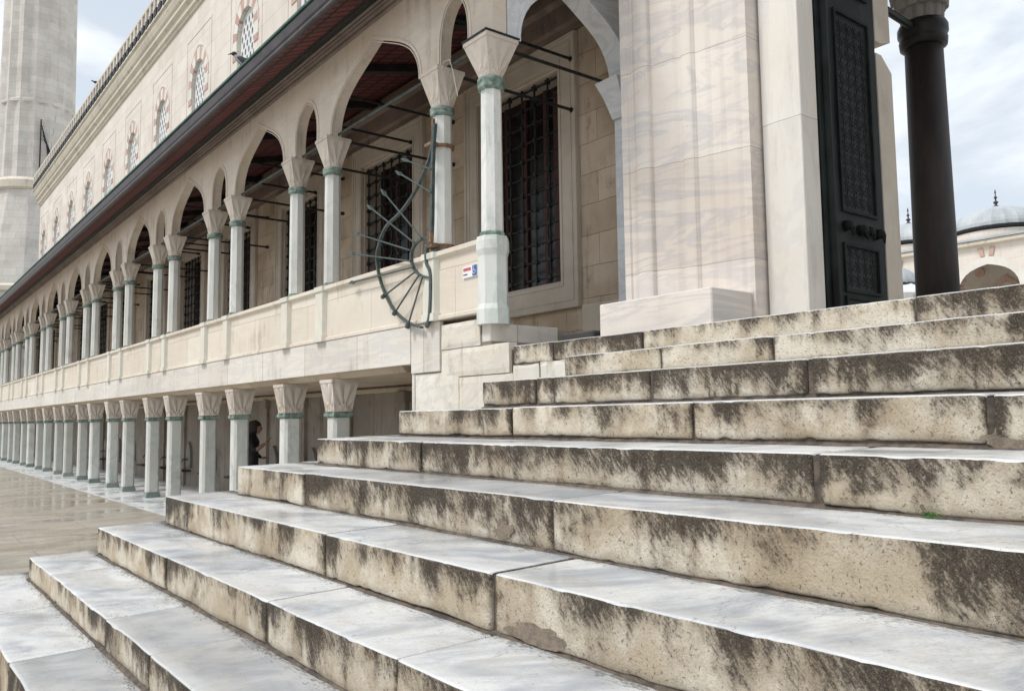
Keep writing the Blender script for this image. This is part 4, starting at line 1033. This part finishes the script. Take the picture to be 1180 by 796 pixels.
# ------------------------------------------------------------------ person in the lower arcade
def skinned(name, verts, edges, radii, mat, parent, root=0, lev=2):
    me = bpy.data.meshes.new(name); me.from_pydata(verts, edges, []); o = bpy.data.objects.new(name, me); COL.objects.link(o)
    me.skin_vertices.new() if hasattr(me.skin_vertices, 'new') and not len(me.skin_vertices) else None
    m = o.modifiers.new('skin', 'SKIN'); 
    if not len(me.skin_vertices):
        bpy.context.view_layer.objects.active = o
    for i, r in enumerate(radii): me.skin_vertices[0].data[i].radius = (r, r) if not isinstance(r, tuple) else r
    me.skin_vertices[0].data[root].use_root = True
    s = o.modifiers.new('sub', 'SUBSURF'); s.levels = lev; s.render_levels = lev
    dg = bpy.context.evaluated_depsgraph_get(); ev = o.evaluated_get(dg); nm = bpy.data.meshes.new_from_object(ev)
    o.modifiers.clear(); old = o.data; o.data = nm; bpy.data.meshes.remove(old)
    nm.materials.clear(); nm.materials.append(mat)
    for f in nm.polygons: f.use_smooth = True
    if parent: o.parent = parent
    return o
PX, PY = -14.02, 5.25
pe = thing('person', 'person in black clothes standing in the lower arcade with one hand raised', 'person', (PX, PY, .012)); pe.rotation_euler = (0, 0, R(50))
hh = 1.47
BV = [(0, 0, .80), (0, 0, .95), (.0, 0, 1.10), (.0, 0, 1.21), (.01, 0, 1.26), (.03, 0, 1.31),          # 0 pelvis 1 waist 2 chest 3 upper chest 4 neck base 5 neck
      (-.02, -.15, 1.19), (.10, -.20, 1.0), (.27, -.15, 1.12),                                             # 6 shoulder R 7 elbow 8 wrist
      (-.02, .15, 1.19), (-.04, .19, .97), (.10, .17, .86),                                               # 9.. left arm
      (0, -.085, .76), (.02, -.09, .44), (-.01, -.09, .08), (.0, .085, .76), (-.03, .09, .44), (-.06, .09, .08), (.10, -.10, .04), (.05, .10, .04)]
BE = [(0, 1), (1, 2), (2, 3), (3, 4), (4, 5), (3, 6), (6, 7), (7, 8), (3, 9), (9, 10), (10, 11), (0, 12), (12, 13), (13, 14), (0, 15), (15, 16), (16, 17), (14, 18), (17, 19)]
BR = [.115, .10, .12, .11, .055, .048, .062, .043, .026, .062, .043, .026, .085, .06, .042, .085, .06, .042, .035, .035]
skinned('body', BV, BE, BR, M['blackcloth'], pe)
bm = bmesh.new(); t = bmesh.new(); bmesh.ops.create_icosphere(t, subdivisions=3, radius=1, matrix=Matrix.LocRotScale(Vector((.055, 0, 1.385)), None, Vector((.092, .073, .108)))); 
for v in t.verts:
    if v.co.x > .12 and abs(v.co.y) < .025 and -.03 < v.co.z-1.375 < .02: v.co.x += .016
    if v.co.z < 1.33: v.co.x += .006; v.co.y *= .85
merge(bm, t)
for s in (-1, 1):
    t = bmesh.new(); bmesh.ops.create_icosphere(t, subdivisions=1, radius=.018, matrix=Matrix.Translation((.045, s*.075, 1.38))); merge(bm, t)
for v in bm.verts: v.co += Vector((PX, PY, .012))
hd = obj('head', bm, M['skin'], pe, smooth=True)
bm = bmesh.new(); t = bmesh.new(); bmesh.ops.create_icosphere(t, subdivisions=3, radius=1, matrix=Matrix.LocRotScale(Vector((.025, 0, 1.40)), None, Vector((.12, .11, .12))))
for v in list(t.verts):
    v.co += noise.noise_vector(v.co*22)*.014
    if v.co.x > .10 and v.co.z < 1.41: v.co.x = .095
merge(bm, t); t = bmesh.new(); bmesh.ops.create_icosphere(t, subdivisions=2, radius=1, matrix=Matrix.LocRotScale(Vector((-.03, 0, 1.32)), None, Vector((.065, .075, .09))))
for v in t.verts: v.co += noise.noise_vector(v.co*22)*.012
merge(bm, t)
for v in bm.verts: v.co += Vector((PX, PY, .012))
obj('hair', bm, M['hair'], hd, smooth=True)
def hand(wx, wy, wz, ang):
    vs = [(0, 0, 0), (.045, 0, .012), (.075, 0, .02)]; es = [(0, 1), (1, 2)]; rs = [.022, .026, .026]
    for i, (oy, l) in enumerate(((-.027, .055), (-.009, .066), (.009, .062), (.027, .048))):
        b = len(vs); vs += [(.085, oy, .022), (.085+l*.5, oy*1.1, .03), (.085+l*.85, oy*1.1, .018)]; es += [(2, b), (b, b+1), (b+1, b+2)]; rs += [.0095, .0088, .0075]
    b = len(vs); vs += [(.03, -.032, .01), (.06, -.05, .02), (.085, -.052, .022)]; es += [(1, b), (b, b+1), (b+1, b+2)]; rs += [.011, .010, .0085]
    vs = [tuple(Vector((wx, wy, wz)) + Matrix.Rotation(ang, 3, 'Y') @ Vector(v)) for v in vs]
    skinned('hand', vs, es, rs, M['skin'], pe, 1, 1)
hand(.27, -.15, 1.12, R(-35)); hand(.10, .17, .86, R(10))
skinned('forearm', [(.12, -.197, 1.008), (.19, -.177, 1.06), (.272, -.15, 1.122)], [(0, 1), (1, 2)], [.045, .037, .027], M['skin'], pe, 1, 1)

# ------------------------------------------------------------------ birds
def bird(name, label, x, y, z, s, face, belly, cat='bird', turn=0, lean=0):
    """face = +1 looks along +x; upright perched body, folded wings, small head"""
    b = thing(name, label, cat, (x, y, z))
    vs = [(-.06, 0, .09), (0, 0, .145), (.07, 0, .215), (.125, 0, .285), (.15, 0, .325)]
    vs = [(vx*s*face, 0, vz*s) for vx, _, vz in vs]
    skinned('body', vs, [(0, 1), (1, 2), (2, 3), (3, 4)], [.045*s, .066*s, .062*s, .040*s, .030*s], belly, b, 1, 2)
    bm = bmesh.new(); t = bmesh.new(); bmesh.ops.create_icosphere(t, subdivisions=3, radius=1, matrix=Matrix.LocRotScale(Vector((face*.165*s, 0, .345*s)), None, Vector((.050*s, .038*s, .040*s)))); merge(bm, t)
    tube(bm, [(face*.20*s, 0, .348*s), (face*.235*s, 0, .345*s), (face*.285*s, 0, .336*s)], .016*s, 8, [1, .75, .12])
    for v in bm.verts: v.co += Vector((x, y, z))
    obj('head', bm, M['crow_black'], b, smooth=True)
    for sd in (-1, 1):
        bm = bmesh.new(); t = bmesh.new(); bmesh.ops.create_icosphere(t, subdivisions=3, radius=1)
        for v in t.verts:                                   # pointed, flat wing along the back
            u, w_, h_ = v.co; taper = 1 - .55*max(0, -u)
            v.co = Vector((u*.185, w_*.014, h_*.055*taper))
        bmesh.ops.transform(t, matrix=Matrix.Translation((-face*.055*s, sd*.058*s, .155*s)) @ Matrix.Rotation(-face*R(36), 4, 'Y') @ Matrix.Diagonal((face*s, s, s, 1)), verts=t.verts); merge(bm, t)
        for v in bm.verts: v.co += Vector((x, y, z))
        obj('wing', bm, M['crow_black'], b, smooth=True)
    bm = bmesh.new(); loft(bm, [[(x-face*.11*s, y+w_*.028*s, z+.085*s+h*.012*s) for w_, h in ((-1, -1), (1, -1), (1, 1), (-1, 1))], [(x-face*.30*s, y+w_*.035*s, z-.02*s+h*.005*s) for w_, h in ((-1, -1), (1, -1), (1, 1), (-1, 1))]]); obj('tail', bm, M['crow_black'], b)
    for sd in (-1, 1):
        bm = bmesh.new(); tube(bm, [(x-face*.0, y+sd*.03*s, z+.10*s), (x+face*.01, y+sd*.03*s, z+.0)], .007*s, 6)
        for q in (-.5, 0, .5): tube(bm, [(x+face*.01, y+sd*.03*s, z+.006), (x+face*.04*s, y+sd*.03*s+q*.03*s, z+.004)], .004*s, 5)
        obj('leg', bm, M['crow_black'], b)
    b.rotation_euler = (0, lean, turn)
bird('crow', 'grey and black crow perched on the gutter edge', -10.66, 3.80, 4.68+H, .74, 1, M['crow_grey'], turn=R(-128), lean=R(4))
bird('pigeon', 'small dark bird sitting on the far balustrade', -32.6, 6.15, 12.40+H, .6, 1, M['crow_black'], turn=R(-128), lean=R(20))

# ------------------------------------------------------------------ sky, sun, camera
w = bpy.data.worlds.new('World'); scene.world = w; w.use_nodes = True
nt = w.node_tree; nt.nodes.clear()
out = nt.nodes.new('ShaderNodeOutputWorld'); bg = nt.nodes.new('ShaderNodeBackground'); nt.links.new(bg.outputs[0], out.inputs[0])
sky = nt.nodes.new('ShaderNodeTexSky'); sky.sky_type = 'NISHITA'; sky.sun_disc = False
SUN_EL, SUN_AZ = R(56), R(200)           # azimuth clockwise from +Y
sky.sun_elevation = SUN_EL; sky.sun_rotation = SUN_AZ; sky.air_density = 1.0; sky.dust_density = 1.2
tc = nt.nodes.new('ShaderNodeTexCoord')
mp = nt.nodes.new('ShaderNodeMapping'); mp.inputs['Scale'].default_value = (1, 1, 2.2); nt.links.new(tc.outputs['Generated'], mp.inputs[0])
n1 = nt.nodes.new('ShaderNodeTexNoise'); n1.inputs['Scale'].default_value = 3.1; n1.inputs['Detail'].default_value = 9; n1.inputs['Roughness'].default_value = .55; n1.inputs['Distortion'].default_value = .35
nt.links.new(mp.outputs[0], n1.inputs['Vector'])
mr = nt.nodes.new('ShaderNodeMapRange'); mr.interpolation_type = 'SMOOTHSTEP'; nt.links.new(n1.outputs['Fac'], mr.inputs[0]); mr.inputs[1].default_value = .40; mr.inputs[2].default_value = .58; mr.inputs[3].default_value = .62; mr.inputs[4].default_value = 1.0
n2 = nt.nodes.new('ShaderNodeTexNoise'); n2.inputs['Scale'].default_value = 6; n2.inputs['Detail'].default_value = 7; nt.links.new(mp.outputs[0], n2.inputs['Vector'])
cr = nt.nodes.new('ShaderNodeMix'); cr.data_type = 'RGBA'; nt.links.new(n2.outputs['Fac'], cr.inputs[0]); cr.inputs[6].default_value = (7.6, 8.4, 9.2, 1); cr.inputs[7].default_value = (9.2, 9.4, 9.5, 1)
mx_ = nt.nodes.new('ShaderNodeMix'); mx_.data_type = 'RGBA'; nt.links.new(mr.outputs[0], mx_.inputs[0]); nt.links.new(sky.outputs[0], mx_.inputs[6]); nt.links.new(cr.outputs[2], mx_.inputs[7])
nt.links.new(mx_.outputs[2], bg.inputs[0]); bg.inputs[1].default_value = .10
sl = bpy.data.lights.new('sun', 'SUN'); sl.energy = 2.2; sl.angle = R(14); sl.color = (1, .96, .90)
so = bpy.data.objects.new('sun', sl); COL.objects.link(so)
dirv = Vector((math.sin(SUN_AZ)*math.cos(SUN_EL), math.cos(SUN_AZ)*math.cos(SUN_EL), math.sin(SUN_EL)))
so.rotation_euler = dirv.to_track_quat('Z', 'Y').to_euler(); so.location = dirv*30

cam = bpy.data.cameras.new('camera'); co = bpy.data.objects.new('camera', cam); COL.objects.link(co); scene.camera = co
cam.sensor_width = 36; cam.lens = 953.2249774869341/1180*36; cam.clip_start = .05; cam.clip_end = 5000
r0 = (.61353023, .78957125, -.01256537); r1_ = (.07660738, -.04367501, .99610431); r2_ = (.78594654, -.61210271, -.08728293)
co.matrix_world = Matrix(((r0[0], r1_[0], r2_[0], 0), (r0[1], r1_[1], r2_[1], 0), (r0[2], r1_[2], r2_[2], H), (0, 0, 0, 1)))
vs = scene.view_settings; vs.view_transform = 'Standard'; vs.look = 'None'; vs.exposure = .25; vs.gamma = 1
